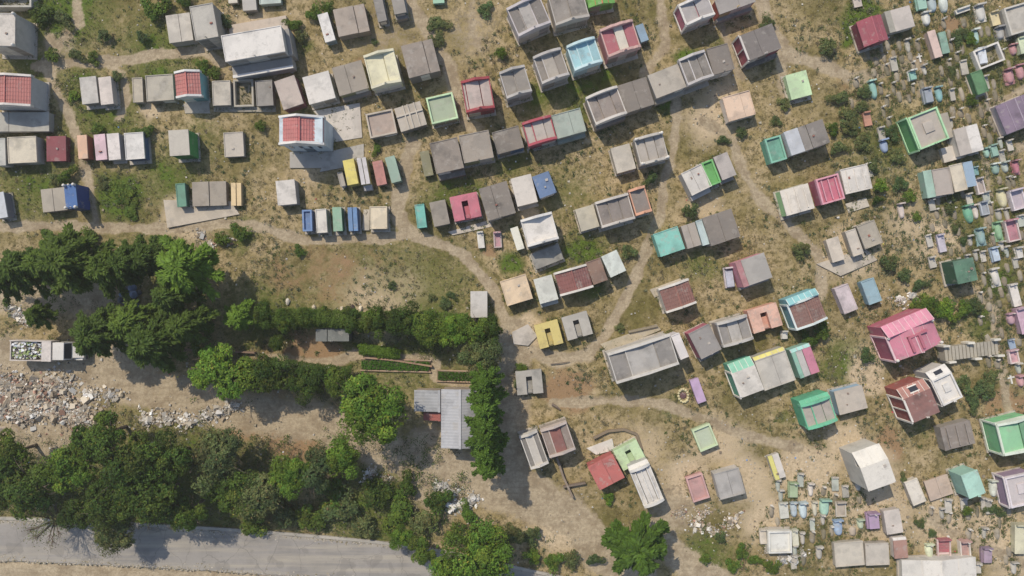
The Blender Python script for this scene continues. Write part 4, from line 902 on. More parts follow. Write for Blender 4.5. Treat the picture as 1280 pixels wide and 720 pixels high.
def clear(x, y, m):
    for (cx, cy, hw, hd, a) in FOOT:
        if math.hypot(x-cx, y-cy) < m+min(hw, hd)*1.0 or (abs(x-cx) < hw*1.1+m*.6 and abs(y-cy) < hd*1.1+m*.6): return False
    return True
rp = random.Random(77)
for nm, kd, x0, x1, y0, y1, cnt in (('strip below the maroon mausoleum', 'e', 1085, 1160, 55, 130, 16), ('top right corner patch', 'e', 1180, 1278, 20, 110, 14), ('strip above the purple mausoleum', 'e', 1180, 1248, 118, 172, 9),
        ('patch around the emerald green grave', 's', 1160, 1248, 235, 330, 14), ('strip right of the joined row of four', 's', 1234, 1278, 155, 335, 12), ('strip below the white rounded grave', 'e', 1225, 1280, 330, 465, 12),
        ('bare patch around the lower grave row', 's', 965, 1080, 600, 705, 14), ('strip right of the long white tomb', 's', 1165, 1280, 610, 712, 12), ('strip left of the large green rimmed mausoleum', 'e', 1065, 1128, 100, 215, 8)):
    k = t = 0
    while k < cnt and t < 900:
        t += 1; px, py = rp.uniform(x0, x1), rp.uniform(y0, y1); x, y = W(px, py)
        if not clear(x, y, .62): continue
        k += 1
        if kd == 'e' and rp.random() < .8 or rp.random() < .35: grave(px, py, rp.uniform(7, 10.5), rp.uniform(13, 19), rp.uniform(.14, .22), 'mound', rp.choice(['93866a', '8f7f62', '857a58', '9b8e74']), '9a9080', 'low earth grave mound in the '+nm, group='earth grave mounds in the '+nm)
        else: grave(px, py, rp.uniform(6, 9), rp.uniform(13, 18), rp.uniform(.22, .36), rp.choice(['slab', 'oval']), rp.choice(['b4ac9e', 'aaa698', 'bcb6aa', 'a8b4a8']), 'b4ac9e', 'small bare cement grave in the '+nm, group='small bare cement graves in the '+nm)
# ------------------------------------------------------------------ ground
def inside(x, y, grow=0):
    for (cx, cy, hw, hd, a) in FOOT:
        dx, dy = x-cx, y-cy
        if abs(dx) > 9 or abs(dy) > 9: continue
        u = dx*math.cos(a)+dy*math.sin(a); v = -dx*math.sin(a)+dy*math.cos(a)
        if abs(u) < hw+grow and abs(v) < hd+grow: return True
    return False
xs = np.concatenate([[-2500, -900, -350, -160, -100], np.arange(-72, 72.01, .4), [100, 160, 350, 900, 2500]])
ys = np.concatenate([[-2500, -900, -350, -130, -75], np.arange(-42, 42.01, .4), [75, 130, 350, 900, 2500]])
GX, GY = np.meshgrid(xs, ys)
PX = GX/H*F+640; PY = 360-GY/H*F
rng = np.random.default_rng(5)
def segd(P, A, B_):
    ax, ay = A; bx, by = B_; vx, vy = bx-ax, by-ay
    t = np.clip(((P[0]-ax)*vx+(P[1]-ay)*vy)/(vx*vx+vy*vy+1e-9), 0, 1)
    return np.hypot(P[0]-(ax+t*vx), P[1]-(ay+t*vy))
wob = 2.2*np.sin(PX*.11+PY*.05)+1.8*np.sin(PY*.17-PX*.06)+1.5*np.sin(PX*.31+1)*np.cos(PY*.27)
ch = {k: np.zeros_like(PX) for k in 'sgbn'}
trod = np.zeros_like(PX)
for pts, wd, st in PATHS:
    dmin = np.full_like(PX, 1e9)
    for a, b in zip(pts[:-1], pts[1:]): dmin = np.minimum(dmin, segd((PX, PY), a, b))
    v = st*np.clip(1-(dmin+wob*.6-wd*.38)/(wd*.35+2.5), 0, 1)
    ch['s'] = np.maximum(ch['s'], v); trod = np.maximum(trod, np.clip(v*1.3, 0, 1))
for x, y, r, st, k in BLOBS:
    dd = np.hypot(PX-x, (PY-y)*1.1)+wob*1.6
    ch[k] = np.maximum(ch[k], st*np.clip(1.25-dd/r, 0, 1)**.8)
GZ = 0.06*np.sin(GX*.21+1.3)*np.cos(GY*.17)+0.05*np.sin(GX*.55+GY*.43)+0.03*np.sin(GY*.9-GX*.2)
rough = rng.normal(0, .022, GX.shape)
pre_z = None
GZ = np.where((abs(GX) < 73) & (abs(GY) < 43), GZ+rough*(1-.7*trod)-.05*trod, 0)
RP = [(-900, 690), (-300, 676), (-60, 674), (0, 675), (100, 679), (200, 684), (300, 690), (400, 698), (480, 706), (560, 718), (640, 736), (760, 762)]
rd = np.full_like(PX, 1e9)
for a, b in zip(RP[:-1], RP[1:]): rd = np.minimum(rd, segd((PX, PY), a, b))
GZ = np.where(rd < 29, -.12, GZ)
ny, nx = GX.shape
me = bpy.data.meshes.new('ground')
verts = np.stack([GX, GY, GZ], -1).reshape(-1, 3)
idx = np.arange(nx*ny).reshape(ny, nx)
faces = np.stack([idx[:-1, :-1], idx[:-1, 1:], idx[1:, 1:], idx[1:, :-1]], -1).reshape(-1, 4)
me.vertices.add(len(verts)); me.vertices.foreach_set('co', verts.ravel())
me.loops.add(faces.size); me.loops.foreach_set('vertex_index', faces.ravel())
me.polygons.add(len(faces)); me.polygons.foreach_set('loop_start', np.arange(0, faces.size, 4))
me.update(calc_edges=True); me.validate()
ca = me.color_attributes.new('cover', 'FLOAT_COLOR', 'POINT')
ca.data.foreach_set('color', np.stack([ch['s'], ch['g'], ch['b'], np.ones_like(PX)], -1).ravel())
cb = me.color_attributes.new('soil', 'FLOAT_COLOR', 'POINT')  # brown earth, plus yard shade put into the ground colour
cb.data.foreach_set('color', np.stack([ch['n']]*3+[np.ones_like(PX)], -1).ravel())
m, nt, nd, lk = new_mat('hillside_ground')
tc = nt.nodes.new('ShaderNodeTexCoord'); P = tc.outputs['Object']
n1 = noise(nt, P, .09, 6, .65); n2 = noise(nt, P, .5, 7, .7); n3 = noise(nt, P, 2.6, 6, .75); n4 = noise(nt, P, 9, 4, .75)
cA = nt.nodes.new('ShaderNodeAttribute'); cA.attribute_name = 'cover'; sp = nt.nodes.new('ShaderNodeSeparateColor'); lk.new(cA.outputs['Color'], sp.inputs[0])
cB = nt.nodes.new('ShaderNodeAttribute'); cB.attribute_name = 'soil'
DRY1, DRY2, OLIVE = lin('b39f7e'), lin('95845c'), lin('6e663c')
c = mixc(nt, ramp(nt, n2, .38, .62), DRY1, DRY2)
c = mixc(nt, ramp(nt, n1, .45, .66), c, OLIVE)
n5 = noise(nt, P, 1.1, 5, .8)
c = mixc(nt, ramp(nt, n5, .48, .6, c1=(.8,)*3+(1,)), c, lin('585030'))
c = mixc(nt, ramp(nt, n5, .28, .42, (.5,)*3+(1,), (0, 0, 0, 1)), c, lin('b09e7c'))
c = mixc(nt, ramp(nt, n3, .54, .68, c1=(.75,)*3+(1,)), c, lin('504a2d'))
def thr(sock, n, lo, hi):          # mask plus noise, then threshold: ragged edges
    a = nt.nodes.new('ShaderNodeMath'); a.operation = 'MULTIPLY_ADD'; lk.new(n, a.inputs[0]); a.inputs[1].default_value = .9; lk.new(sock, a.inputs[2])
    return ramp(nt, a.outputs[0], lo, hi)
c = mixc(nt, thr(sp.outputs[1], n3, .52, .95), c, lin('5c6330'))
c = mixc(nt, ramp(nt, thr(sp.outputs[1], n2, .95, 1.4), 0, 1), c, lin('57682a'))
c = mixc(nt, thr(cB.outputs['Fac'], n2, .75, 1.15), c, lin('957a5c'))
pale = mixc(nt, ramp(nt, n3, .4, .65), lin('c6b294'), lin('a8967a'))
c = mixc(nt, thr(sp.outputs[2], n3, .6, 1.02), c, pale)
sand = mixc(nt, ramp(nt, n3, .4, .7), lin('b5a58b'), lin('8f806a'))
sand = mixc(nt, ramp(nt, n2, .46, .62, c1=(.75,)*3+(1,)), sand, lin('867660'))
mpr = nt.nodes.new('ShaderNodeMapping'); mpr.inputs['Scale'].default_value = (.12, 1.6, 1); mpr.inputs['Rotation'].default_value = (0, 0, .2); lk.new(P, mpr.inputs[0])
sand = mixc(nt, ramp(nt, noise(nt, mpr.outputs[0], 1.3, 5, .6), .52, .66, c1=(.5,)*3+(1,)), sand, lin('8f8069'))
def thr2(sock, n, lo, hi):
    a = nt.nodes.new('ShaderNodeMath'); a.operation = 'MULTIPLY_ADD'; lk.new(n, a.inputs[0]); a.inputs[1].default_value = 2.0; lk.new(sock, a.inputs[2])
    return ramp(nt, a.outputs[0], lo, hi)
scm = nt.nodes.new('ShaderNodeMath'); scm.operation = 'MULTIPLY'; scm.inputs[1].default_value = .5
nm_ = nt.nodes.new('ShaderNodeMath'); nm_.operation = 'MULTIPLY_ADD'; lk.new(n5, nm_.inputs[0]); nm_.inputs[1].default_value = 1.1; nm_.inputs[2].default_value = -.5
sm_ = nt.nodes.new('ShaderNodeMath'); sm_.operation = 'ADD'; lk.new(sp.outputs[0], sm_.inputs[0]); lk.new(nm_.outputs[0], sm_.inputs[1])
c = mixc(nt, thr(sm_.outputs[0], n3, .72, 1.12), c, sand)
c = mixc(nt, ramp(nt, n4, .56, .74, c1=(.55,)*3+(1,)), c, lin('54492f'))
c = mixc(nt, ramp(nt, n4, .22, .36, (.5,)*3+(1,), (0, 0, 0, 1)), c, lin('cdbf9f'))
b = N(nt, 'ShaderNodeBsdfPrincipled'); b.inputs['Roughness'].default_value = .95; b.inputs['Specular IOR Level'].default_value = .1
lk.new(c, b.inputs['Base Color'])
bp = N(nt, 'ShaderNodeBump', i_Strength=.8, i_Distance=.12); lk.new(n3, bp.inputs['Height'])
bp2 = N(nt, 'ShaderNodeBump', i_Strength=.7, i_Distance=.05); lk.new(n4, bp2.inputs['Height']); lk.new(bp.outputs[0], bp2.inputs['Normal'])
lk.new(bp2.outputs[0], b.inputs['Normal']); o_ = N(nt, 'ShaderNodeOutputMaterial'); lk.new(b.outputs[0], o_.inputs[0])
me.materials.append(m); me.polygons.foreach_set('use_smooth', [True]*len(me.polygons))
g = link('ground', me); g['kind'] = 'structure'
def chan(x, y):
    i = int(round((x+72)/.4))+5; j = int(round((y+42)/.4))+5
    i = max(0, min(nx-1, i)); j = max(0, min(ny-1, j))
    return ch['s'][j, i], ch['g'][j, i], ch['b'][j, i], ch['n'][j, i]

# road
ROAD = [(-900, 690), (-300, 676), (-60, 674), (0, 675), (100, 679), (200, 684), (300, 690), (400, 698), (480, 706), (560, 718), (640, 736), (760, 762), (900, 792), (1300, 880)]
rc = [Vector((*W(*p), 0)) for p in ROAD]
def catmull(ps, k=8):
    out = []
    for i in range(len(ps)-1):
        p0, p1, p2, p3 = ps[max(i-1, 0)], ps[i], ps[i+1], ps[min(i+2, len(ps)-1)]
        for j in range(k):
            t = j/k; out.append(.5*((2*p1)+(p2-p0)*t+(2*p0-5*p1+4*p2-p3)*t*t+(3*p1-p0-3*p2+p3)*t**3))
    return out+[ps[-1]]
rc = catmull(rc)
def strip(name, o0, o1, z0, z1, mat, wobm=0):
    vs = []; fs = []
    for i, p in enumerate(rc):
        t = (rc[min(i+1, len(rc)-1)]-rc[max(i-1, 0)]).normalized(); n_ = Vector((-t.y, t.x, 0))
        wa = wobm*math.sin(i*1.7)+wobm*.6*math.sin(i*3.1)
        a, b_ = p+n_*(o0+wa), p+n_*(o1-wa)
        for q, zz in ((a, z1), (b_, z1), (a, z0), (b_, z0)): vs.append((q.x, q.y, zz))
    for i in range(len(rc)-1):
        k = i*4; l = k+4
        fs += [(k, l, l+1, k+1), (k+2, k, k+0, k+2)][:1] + [(k, k+2, l+2, l), (k+1, l+1, l+3, k+3)]
    ob = MB().add(vs, [tuple(reversed(f)) for f in fs]).build(name, mat); ob['kind'] = 'structure'; return ob
m, nt, nd, lk = new_mat('worn_asphalt')
tc = nt.nodes.new('ShaderNodeTexCoord'); P = tc.outputs['Object']
a1 = noise(nt, P, .25, 5); a2 = noise(nt, P, 2.2, 6, .7); a3 = noise(nt, P, 14, 3)
mp = nt.nodes.new('ShaderNodeMapping'); mp.inputs['Scale'].default_value = (.05, 1.1, 1); lk.new(P, mp.inputs[0])
a4 = noise(nt, mp.outputs[0], 1.2, 4)
c = mixc(nt, ramp(nt, a1, .4, .65), lin('928c85'), lin('7f7a74'))
c = mixc(nt, ramp(nt, a4, .45, .7), c, lin('a39a8b'))
c = mixc(nt, ramp(nt, a2, .58, .75, c1=(.5,)*3+(1,)), c, lin('726b62'))
c = mixc(nt, ramp(nt, a3, .6, .8, c1=(.4,)*3+(1,)), c, lin('55524e'))
vr = nt.nodes.new('ShaderNodeTexVoronoi'); vr.feature = 'DISTANCE_TO_EDGE'; vr.inputs['Scale'].default_value = .28
wr = nt.nodes.new('ShaderNodeVectorMath'); wr.operation = 'ADD'; nr_ = nt.nodes.new('ShaderNodeTexNoise'); nr_.inputs['Scale'].default_value = .9; nr_.inputs['Detail'].default_value = 6
lk.new(P, nr_.inputs['Vector']); lk.new(nr_.outputs['Color'], wr.inputs[0]); lk.new(P, wr.inputs[1]); lk.new(wr.outputs[0], vr.inputs['Vector'])
c = mixc(nt, ramp(nt, vr.outputs['Distance'], 0, .012, (.6,)*3+(1,), (0, 0, 0, 1)), c, lin('5d5852'))
c = mixc(nt, ramp(nt, noise(nt, P, .45, 3, .4), .6, .62, c1=(.35,)*3+(1,)), c, lin('6f6a64'))
b = N(nt, 'ShaderNodeBsdfPrincipled'); b.inputs['Roughness'].default_value = .85; lk.new(c, b.inputs['Base Color']); o_ = N(nt, 'ShaderNodeOutputMaterial'); lk.new(b.outputs[0], o_.inputs[0])
mp2 = nt.nodes.new('ShaderNodeMapping')
strip('road', -2.55, 2.55, -.2, .125, m, .05)
strip('kerb', 2.6, 2.95, -.2, .24, paint('a8a296', .75))

rr = random.Random(21); mb = MB()
for i_ in range(2200):
    i = rr.randrange(12, 75); t = rr.random(); p = rc[i].lerp(rc[i+1], t); d_ = (rc[i+1]-rc[i]).normalized(); n_ = Vector((-d_.y, d_.x, 0))
    off = rr.choice((-1, 1))*(2.7-abs(rr.gauss(0, .35+.3*mnoise.noise(Vector((p.x*.2, 0, 5)))))); q = p+n_*off; r_ = rr.uniform(.03, .09)
    if abs(q.x) > 68: continue
    cc = rr.choice([(.40, .34, .26), (.34, .29, .2), (.46, .41, .33), (.2, .17, .1)])
    mb.box(q.x-r_, q.x+r_, q.y-r_*.7, q.y+r_*.7, .1, .13+r_*.3, 0, cc, j=r_*.4)
og = mb.build('gravel', attr_mat('loose_stones')); og['kind'] = 'stuff'
# ------------------------------------------------------------------ paved pads (flush concrete)
PADS = [([(410,190),(455,180),(455,205),(400,215)], 'a8a49e'), ([(392,139),(450,129),(453,172),(405,180),(402,150)], 'c0b8b0'), ([(230,130),(262,128),(263,142),(232,142)], 'aaa296'),
        ([(268,140),(345,140),(345,134),(268,134)], 'a09888'), ([(560,290),(612,275),(616,283),(566,294)], 'c4b8a8'), ([(640,415),(660,405),(672,420),(660,432),(642,430)], 'b8b0a8'),
        ([(750,430),(820,405),(826,412),(760,440)], 'b0a284'), ([(812,362),(850,348),(855,355),(818,372)], 'b0a48e'),
        ([(1056,255),(1082,247),(1086,258),(1060,266)], 'beb4a4'), ([(1020,330),(1050,345),(1096,325),(1080,310)], 'b8ad9c'), ([(205,250),(290,252),(300,268),(210,285)], 'b8ac9a'),
        ([(455,262),(462,262),(462,288),(453,288)], 'b8b0a0'), ([(733,560),(765,548),(768,562),(745,568)], 'd0ccc4')]
for i, (poly, hx) in enumerate(PADS):
    pp = [W(*p) for p in poly]
    area = sum(pp[k][0]*pp[(k+1) % len(pp)][1]-pp[(k+1) % len(pp)][0]*pp[k][1] for k in range(len(pp)))
    if area < 0: pp = pp[::-1]
    ob = MB().prism_z(pp, -.3, .13+.004*i).build('paving', paint(hx, .75)); ob['kind'] = 'structure'

# ------------------------------------------------------------------ plants
def leafq(mb, p, n, s, asp, tint, rr):
    n = n.normalized(); t = n.cross(Vector((rr.uniform(-1, 1), rr.uniform(-1, 1), rr.uniform(-1, 1)))).normalized(); b_ = n.cross(t)
    mb.add([p-t*s*asp*.5, p+b_*s*.35, p+t*s*asp*.5, p-b_*s*.35], [(0, 1, 2, 3)], 0, tint)
TINTS = {'a': (.092, .148, .022), 'b': (.062, .105, .017), 'c': (.118, .205, .025), 'd': (.082, .155, .021), 'e': (.082, .125, .045), 'g': (.11, .14, .05)}
def crown_broad(rr, n=9000, lobes=16, flat=.62, leaf=.17, hollow=.0):
    """unit-radius crown of leaf clumps round the origin"""
    mb = MB(); L = []
    for i in range(lobes):
        a = rr.uniform(0, 6.283); r = math.sqrt(rr.random())*(.72 if i > lobes//3 else .34); zz = rr.uniform(-.35, .5)*flat*(1-.5*r)+ .25*flat*(1-r)
        L.append((Vector((r*math.cos(a), r*math.sin(a), zz)), rr.uniform(.17, .4), rr.uniform(.72, 1.3), rr.uniform(.85, 1.2)))
    for i in range(n):
        c_, R_, lk_, lh_ = L[rr.randrange(len(L))]
        d = Vector((rr.gauss(0, 1), rr.gauss(0, 1), rr.gauss(.25, 1))).normalized()
        rad = R_*(1+rr.gauss(0, .09)) * (1+.22*mnoise.noise(c_*7+d*2.6))*(rr.random()**.12)
        p = c_+d*rad
        if mnoise.noise(p*5.5+Vector((lobes, 0, 0))) < -.22+hollow: continue
        s = leaf*rr.uniform(.6, 1.25)
        k = rr.uniform(.6, 1.35)*lk_; y = rr.random()
        tint = (k*lh_*(1+.3*(y > .88)), k, k*(.8+.3*rr.random()))
        if rr.random() < .02: tint = (k*2.2, k*1.2, k*1.5)
        leafq(mb, p, d+Vector((rr.gauss(0, .5), rr.gauss(0, .5), rr.gauss(.2, .5))), s*.5, 1.5, tint, rr)
    return mb
def crown_cas(rr, nb=70, spray=70, star=False):
    """feathery crown: boughs radiate from a leader, each with hanging needle sprays"""
    mb = MB()
    for i in range(nb):
        t = (i+rr.random())/nb; a = i*2.399+rr.uniform(-.3, .3)
        ln = (1-.7*t)*rr.uniform(.55, 1.15); z0 = -.5+1.25*t; up = .18+.35*t
        if star: ln = rr.uniform(.72, 1.1)*(1-.5*t); up = .15+.3*t
        side = Vector((-math.sin(a), math.cos(a), 0)); dr = Vector((math.cos(a), math.sin(a), 0))
        for k in range(int(spray*(.4+ln))):
            u = rr.random()**.75
            c_ = dr*(ln*u)+Vector((0, 0, z0+up*ln*math.sin(u*2.4)*.6-.10*u))
            wd = .085*(1-.5*u)*ln+.025
            off = side*rr.gauss(0, wd*.6)+Vector((0, 0, rr.gauss(0, .04)))
            p = c_+off
            dd = (dr*rr.uniform(.5, 1.2)+side*(1 if off.dot(side) > 0 else -1)*rr.uniform(.1, 1)+Vector((0, 0, rr.uniform(-.4, .2)))).normalized()
            L_ = rr.uniform(.07, .15)*(1.2 if star else 1); wv = side.cross(dd).normalized().lerp(Vector((rr.gauss(0, 1), rr.gauss(0, 1), rr.gauss(0, 1))).normalized(), .4)
            sd = dd.cross(wv).normalized()*.014*(1.7 if star else 1.15)
            k_ = rr.uniform(.65, 1.4); tint = (k_*1.05, k_, k_*rr.uniform(.7, 1.2))
            mb.add([p-sd, p+dd*L_*.5-sd*1.4, p+dd*L_, p+dd*L_*.5+sd*1.4, p+sd], [(0, 1, 2, 3, 4)], 0, tint)
    return mb
leafm = attr_mat('foliage', transl=.3, rough=.65)
bark = attr_mat('bark')
barkm = plain('bark_brown', (.12, .09, .065), .95)
def trunk_mesh(rr, kind):
    """unit tree: trunk from z=-1 (ground) to crown; radius unit = crown radius"""
    mb = MB()
    if kind in ('cas', 'star'):
        mb.tube([(0, 0, -1.7), (.01, 0, -1), (0, .01, 0), (0, 0, .6)], [.055, .045, .03, .008], 7)
        for i in range(22):
            t = i/22; a = i*2.399*3; z0 = -.5+1.1*t; ln = (1-.7*t)*.8
            mb.tube([(0, 0, z0), (math.cos(a)*ln*.5, math.sin(a)*ln*.5, z0+.1*ln), (math.cos(a)*ln, math.sin(a)*ln, z0+.05*ln)], [.013, .009, .003], 4)
    else:
        mb.tube([(0, 0, -1.7), (.02, .01, -1.1), (0, .03, -.55)], [.075, .062, .05], 7)
        for i in range(9 if kind != 'twig' else 16):
            a = i*2.399+rr.uniform(-.3, .3); l = rr.uniform(.45, .8); e = (math.cos(a)*l, math.sin(a)*l, rr.uniform(-.1, .3))
            md = (e[0]*.4, e[1]*.4, -.3+rr.uniform(-.1, .1))
            mb.tube([(0, .03, -.6), md, e], [.04, .024, .009], 5)
            for q in range(3 if kind != 'twig' else 14):
                b2 = a+rr.uniform(-.9, .9); l2 = rr.uniform(.15, .42); s0 = rr.uniform(.4, 1)
                st = Vector(md).lerp(Vector(e), s0)
                e2 = st+Vector((math.cos(b2)*l2, math.sin(b2)*l2, rr.uniform(-.05, .2)))
                mb.tube([st, st.lerp(e2, .5)+Vector((rr.uniform(-.03, .03),)*3), e2], [.009, .006, .003], 3)
    return mb
PROTO = {}
for kind, nv in (('broad', 5), ('cas', 4), ('star', 1), ('sparse', 1), ('twig', 1), ('shrub', 4)):
    for v in range(nv):
        rr = random.Random(100+v+len(kind)*10)
        if kind == 'broad': cm = crown_broad(rr, 19000, 22+v*3, leaf=.115)
        elif kind == 'sparse': cm = crown_broad(rr, 5200, 20, leaf=.10, hollow=.14)
        elif kind == 'twig': cm = crown_broad(rr, 1500, 22, leaf=.09, hollow=.2)
        elif kind == 'shrub': cm = crown_broad(rr, 2600, 9+2*v, flat=.6, leaf=.22, hollow=.05)
        else: cm = crown_cas(rr, 52 if kind == 'cas' else 30, 210 if kind == 'cas' else 300, kind == 'star')
        PROTO[kind, v] = (cm.mesh('crown', leafm), (trunk_mesh(rr, kind).mesh('trunk', barkm) if kind != 'shrub' else None), nv)
def nvar(kind): return PROTO[kind, 0][2]
for i, row in enumerate(TREES.strip().splitlines()):
    l, lab = row.split(' | '); px, py, r, h, kind, t = l.split(); px, py, r, h = float(px), float(py), float(r), float(h)
    zc = h*.68; x, y = W(px, py, zc); rad = r/F*(H-zc)*1.08
    root = empty('conifer_tree' if kind == 'cas' else 'tree', x, y, gz(x, y)-.05, R.uniform(0, 6.28)); tag(root, lab, 'tree')
    cme, tme, nv = PROTO[kind, i % nvar(kind)]
    c_ = link('crown', cme, root); c_.location = (0, 0, zc); zs = max(rad, .0); c_.scale = (rad, rad*R.uniform(.92, 1.08), min(rad*1.05, h*.42))
    if kind == 'cas': c_.scale[2] = h*.42
    k = R.uniform(.85, 1.15); c_.color = (*[q*k for q in TINTS[t]], 1)
    t_ = link('trunk', tme, root); t_.location = (0, 0, zc); t_.scale = (rad, rad, zc/1.6)
TN = {'a': 'leafy green', 'b': 'dark green', 'c': 'bright green', 'd': 'mid green', 'e': 'grey green', 'g': 'dry olive'}
TABS = [(r_.split(' | ')[1], W(*[(TILES[r_.split()[0]][k]+(float(r_.split()[1+k])+float(r_.split()[5+k]))/2/TILES[r_.split()[0]][2]) for k in (0, 1)])) for r_ in TOMBS.strip().splitlines()]
TABS += [(r_.split(' | ')[1], W(float(r_.split()[0]), float(r_.split()[1]))) for r_ in GRAVES.strip().splitlines() if r_.strip()]
TABS += [(r_.split(' | ')[1], W(float(r_.split()[0]), float(r_.split()[1]))) for r_ in TREES.strip().splitlines()]
USED = {}
def near_label(head, x, y):
    """which neighbour it stands by, and on which side"""
    ns = sorted((math.hypot(x-q[0], y-q[1]), lab, q) for lab, q in TABS if len(lab.split()) <= 11)
    for d, lab, q in ns[:8]:
        dx, dy = x-q[0], y-q[1]
        side = ('right of' if dx > 0 else 'left of') if abs(dx) > abs(dy) else ('above' if dy > 0 else 'below')
        words = lab
        s = '%s %s the %s' % (head, side, words)
        if len(s.split()) <= 16 and s not in USED: USED[s] = 1; return s
    return head+' among the tombs'
i = 0
for line in SHRUBS.replace('\n', ';').split(';'):
    if not line.strip(): continue
    px, py, r, h, t = line.split(); px, py, r, h = [float(v) for v in (px, py, r, h)]
    x, y = W(px, py, h*.5); rad = r/10*1.12
    lab = near_label('%s shrub' % TN[t], x, y)
    root = empty('shrub', x, y, gz(x, y), R.uniform(0, 6.28)); tag(root, lab, 'shrub')
    cme, _, nv = PROTO['shrub', i % 4]; i += 1
    c_ = link('foliage', cme, root); c_.location = (0, 0, h*.5); c_.scale = (rad, rad*R.uniform(.8, 1.1), h*.75)
    k = R.uniform(.85, 1.2); c_.color = (*[q*k for q in TINTS[t]], 1)
    st = MB()
    for q in range(5):
        a = q*1.26+R.random(); st.tube([(0, 0, -.1), (math.cos(a)*.2*rad, math.sin(a)*.2*rad, h*.25), (math.cos(a)*.45*rad, math.sin(a)*.45*rad, h*.6)], [.03, .02, .01], 4)
    st.build('stem', barkm, root)

# ground cover: dry grass tufts, weeds, litter and pebbles
def cover(name, n, fn, seed, matn, transl=.2):
    rr = random.Random(seed); mb = MB()
    for k in range(n):
        x, y = rr.uniform(-68, 68), rr.uniform(-39, 39)
        fn(mb, rr, x, y)
    ob = mb.build(name, attr_mat(matn, transl=transl)); ob['kind'] = 'stuff'; return ob
def in_road(x, y): 
    return min((p.x-x)**2+(p.y-y)**2 for p in rc[10:80]) < 10.5 if y < -24 else False
def tuft(mb, rr, x, y):
    s, g_, b_, n_ = chan(x, y)
    dens = mnoise.noise(Vector((x*.22, y*.22, 1)))*.9+.35+g_*.9-s*1.6-b_*.55-n_*.5
    dens += .5*mnoise.noise(Vector((x*.9, y*.9, 7)))
    if rr.random() > dens or inside(x, y, .05) or in_road(x, y): return
    z = gz(x, y)-.04; gr = min(1, max(0, g_*1.2+.55*mnoise.noise(Vector((x*.2, y*.2, 3)))+.1))
    base = Vector((.27, .215, .125)).lerp(Vector((.12, .14, .042)), gr) if rr.random() < .8 else Vector((.38, .33, .22))
    H_ = rr.uniform(.1, .3)*(1+g_*.4); k = rr.uniform(.5, 1.25); c = tuple(base*k)
    m_ = rr.randint(5, 8); W_ = rr.uniform(.1, .26)
    for q in range(m_):
        a = rr.uniform(0, 6.283); l = rr.uniform(.3, 1)*W_
        ca_, sa = math.cos(a), math.sin(a); wd = rr.uniform(.015, .035)
        mb.add([(x-sa*wd, y+ca_*wd, z), (x+sa*wd, y-ca_*wd, z), (x+ca_*l+sa*wd*.5, y+sa*l, z+H_*rr.uniform(.5, 1))], [(0, 1, 2)], 0, c)
cover('grass', 110000, tuft, 11, 'dry_grass')
def weed(mb, rr, x, y):
    s, g_, b_, n_ = chan(x, y)
    dens = mnoise.noise(Vector((x*.15+9, y*.15, 4)))*1.3+.25+g_*.6-s*1.5-b_*.4
    if x > 38: dens += .25
    if 41 < x < 52 and 6 < y < 27: dens += .8
    if x > 43 and y > -10: dens += .75
    if rr.random() > dens or inside(x, y, .15) or in_road(x, y): return
    z = gz(x, y); W_ = rr.uniform(.15, .42)
    base = rr.choice([(.09, .12, .03), (.13, .14, .05), (.07, .10, .04), (.16, .17, .10), (.11, .13, .07), (.2, .17, .1), (.17, .14, .08)])
    if x > 43 and y > -12: base = rr.choice([(.07, .10, .035), (.10, .13, .06), (.14, .16, .10), (.09, .12, .03), (.17, .16, .09), (.06, .085, .03)]); W_ *= 1.25
    for q in range(rr.randint(12, 22)):
        p = Vector((x+rr.gauss(0, W_*.5), y+rr.gauss(0, W_*.5), z+rr.uniform(.05, W_*.8)))
        k = rr.uniform(.6, 1.35)
        leafq(mb, p, Vector((rr.gauss(0, .5), rr.gauss(0, .5), 1)), rr.uniform(.08, .15), 1.6, tuple(v*k for v in base), rr)
cover('weeds', 21000, weed, 12, 'weeds_leafy')
def under(mb, rr, x, y):
    px, py = x*10+640, 360-y*10
    a_ = (-20 < px < 585 and 545 < py < 668+(px-300)*.06) or (490 < px < 640 and 640 < py < 715); b_ = 235 < px < 600 and 405 < py < 450; c_ = 0 < px < 240 and 300 < py < 430
    d2_ = 225 < px < 430 and 495 < py < 546
    if not (a_ or b_ or c_ or d2_): return
    if mnoise.noise(Vector((x*.3, y*.3, 44))) < (-.25 if a_ else .05) or in_road(x, y) or inside(x, y, .1): return
    if c_ and rr.random() < .6: return
    if d2_ and not a_ and (rr.random() < .5 or mnoise.noise(Vector((x*.5, y*.5, 90))) < .0): return
    z = gz(x, y); hh = rr.uniform(.2, 1.1 if a_ else .6); w_ = rr.uniform(.3, .7)
    base = rr.choice([(.08, .13, .025), (.10, .14, .03), (.06, .10, .02), (.13, .15, .05), (.11, .12, .06), (.16, .14, .08)])
    for q in range(16):
        p = Vector((x+rr.gauss(0, w_*.5), y+rr.gauss(0, w_*.5), z+hh*rr.uniform(.2, 1))); k = rr.uniform(.6, 1.35)
        leafq(mb, p, Vector((rr.gauss(0, .6), rr.gauss(0, .6), 1)), rr.uniform(.09, .17), 1.7, tuple(v_*k for v_ in base), rr)
cover('undergrowth', 20000, under, 19, 'weeds_leafy')
